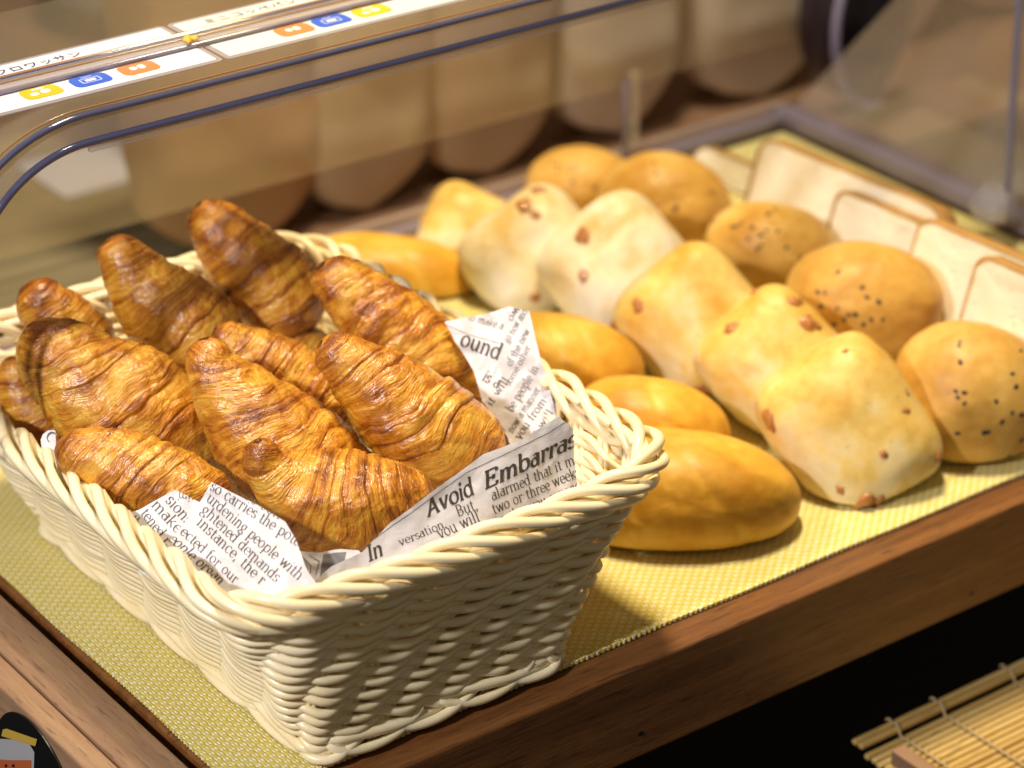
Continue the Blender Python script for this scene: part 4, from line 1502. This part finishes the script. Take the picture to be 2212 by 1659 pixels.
props(w_, 'blurred white card lying on the olive runner', 'card')
sh = at_z(330, 5, -0.05)
th = np.linspace(0, 2 * math.pi, 40, endpoint=False)
D_ = np.stack([np.stack([sh[0] + r * np.cos(th), sh[1] + r * np.sin(th), np.full(40, z)], 1) for r, z in ((0.03, -.055), (0.06, -.05), (0.085, -.03), (0.09, -.026), (0.080, -.03), (0.05, -.046), (0.005, -.05))], 0)
o = MB().grid(D_, cv=True).build('plate', simple('dark glaze', (0.10, 0.10, 0.13), 0.2), origin='auto')
props(o, 'dark grey plate far behind the name cards', 'plate')

kr_ = NT('kraft loaf')
kn = kr_.noise(kr_.coord(), 14, 4, 0.6)


def bagmat(name, c0_, c1_):
    nt = NT(name)
    return nt.P(Base_Color=nt.ramp(nt.noise(nt.coord(), 14, 4, 0.6), [(0.3, c0_), (0.7, c1_)]), Roughness=0.6)


mb1 = bagmat('brown bag', (0.44, 0.27, 0.13), (0.54, 0.35, 0.18))
mb2 = bagmat('tan bag', (0.56, 0.43, 0.27), (0.66, 0.53, 0.36))
mb3 = bagmat('cream bag', (0.74, 0.66, 0.52), (0.82, 0.75, 0.62))
YB = 0.53
bags = [(375, 715, 560, mb1, 'brown paper bread bag, leftmost of the blurred row'),
        (700, 950, 475, mb2, 'tan bread bag second in the blurred row'),
        (965, 1215, 395, mb2, 'tan bread bag with faint speckles in the blurred row'),
        (1262, 1485, 305, mb3, 'cream bread bag with a rounded bottom in the blurred row'),
        (1555, 1800, 275, mb3, 'cream bread bag beyond the toast slices'),
        (1905, 2060, 330, mb3, 'pale bread bag seen through the acrylic end panel'),
        (2095, 2330, 400, mb3, 'pale bread bag at the far right behind the acrylic post')]
for i, (xa, xb, yb, mt, lab) in enumerate(bags):
    yy = YB + 0.02 * (i > 4)
    ca_, cb_ = at_y(xa, yb - 150, yy), at_y(xb, yb - 150, yy)
    zb_ = max(at_y((xa + xb) / 2, yb, yy)[2], -0.050)
    cxm, hw = (ca_[0] + cb_[0]) / 2, (cb_[0] - ca_[0]) / 2
    hgt = 0.30
    nh = 40
    T_ = np.linspace(0, 1, nh)
    rings = []
    for t in T_:
        z = zb_ + t * hgt
        wz = hw * (1.00 + 0.42 * t) * min(1, math.sqrt(max(0.0, 1 - (1 - min(t / 0.14, 1)) ** 2)) + 0.02)
        dz_ = 0.035 * (0.6 + 0.4 * min(1, t / 0.2))
        c_, s_ = np.cos(th), np.sin(th)
        rings.append(np.stack([cxm + wz * np.sign(c_) * np.abs(c_) ** 0.55, yy + 0.036 + dz_ * np.sign(s_) * np.abs(s_) ** 0.55, np.full(40, z)], 1))
    P = np.stack(rings, 0)
    P[..., 0] += 0.003 * noise3(P * 25 + i)
    P[..., 1] += 0.004 * noise3(P * 25 + i + 9)
    mb = MB().grid(P, cv=True)
    mb.f.append(tuple(range(40)))
    mb.f.append(tuple((nh - 1) * 40 + k for k in range(40))[::-1])
    props(mb.build('bread_bag', mt, origin='auto'), lab, 'paper bag', 'bread bags standing behind the tray')
bb = MB().box(0.31, 1.6, 0.665, 0.677, -0.057, 0.42).build('back_board', bagmat('dark board', (0.32, 0.19, 0.10), (0.42, 0.26, 0.15)), smooth=False, origin='auto')
props(bb, 'dark brown board standing behind the row of bread bags', 'board')
bb = MB().box(0.30, 1.6, 0.4265, 0.66, -0.0565, -0.051).build('bag_shelf', bagmat('dark shelf', (0.25, 0.14, 0.07), (0.33, 0.19, 0.10)), smooth=False, bevel=0.002, origin='auto')
props(bb, 'low dark brown shelf carrying the bread bags', 'shelf')
# dark tinted round acrylic lid beyond
rc = at_y(1905, 40, 0.45)
th2 = np.linspace(math.radians(95), math.radians(275), 40)
RR = 0.042
arc = np.stack([rc[0] + RR * np.cos(th2), np.full(40, 0.45), rc[2] + RR * 1.5 * np.sin(th2)], 1)
lid = empty('cake_dome', tuple(rc), 'dark round dome with a bright mauve edge at the top right', 'dome')
MB().tube(arc, 0.0030, 10).build('edge', simple('bright mauve edge', (0.50, 0.47, 0.72), 0.12, Coat_Weight=1.0), lid)
th3 = np.linspace(0, 2 * math.pi, 48, endpoint=False)
disc = []
for r, y in ((0.02, -0.004), (0.8, 0.0), (1.0, 0.006), (1.0, 0.03), (0.02, 0.034)):
    disc.append(np.stack([rc[0] + RR * r * np.cos(th3), np.full(48, 0.457 + y), rc[2] + RR * 1.5 * r * np.sin(th3)], 1))
MB().grid(np.stack(disc, 0), cv=True).build('dome', simple('dark tinted plastic', (0.035, 0.025, 0.04), 0.25), lid)
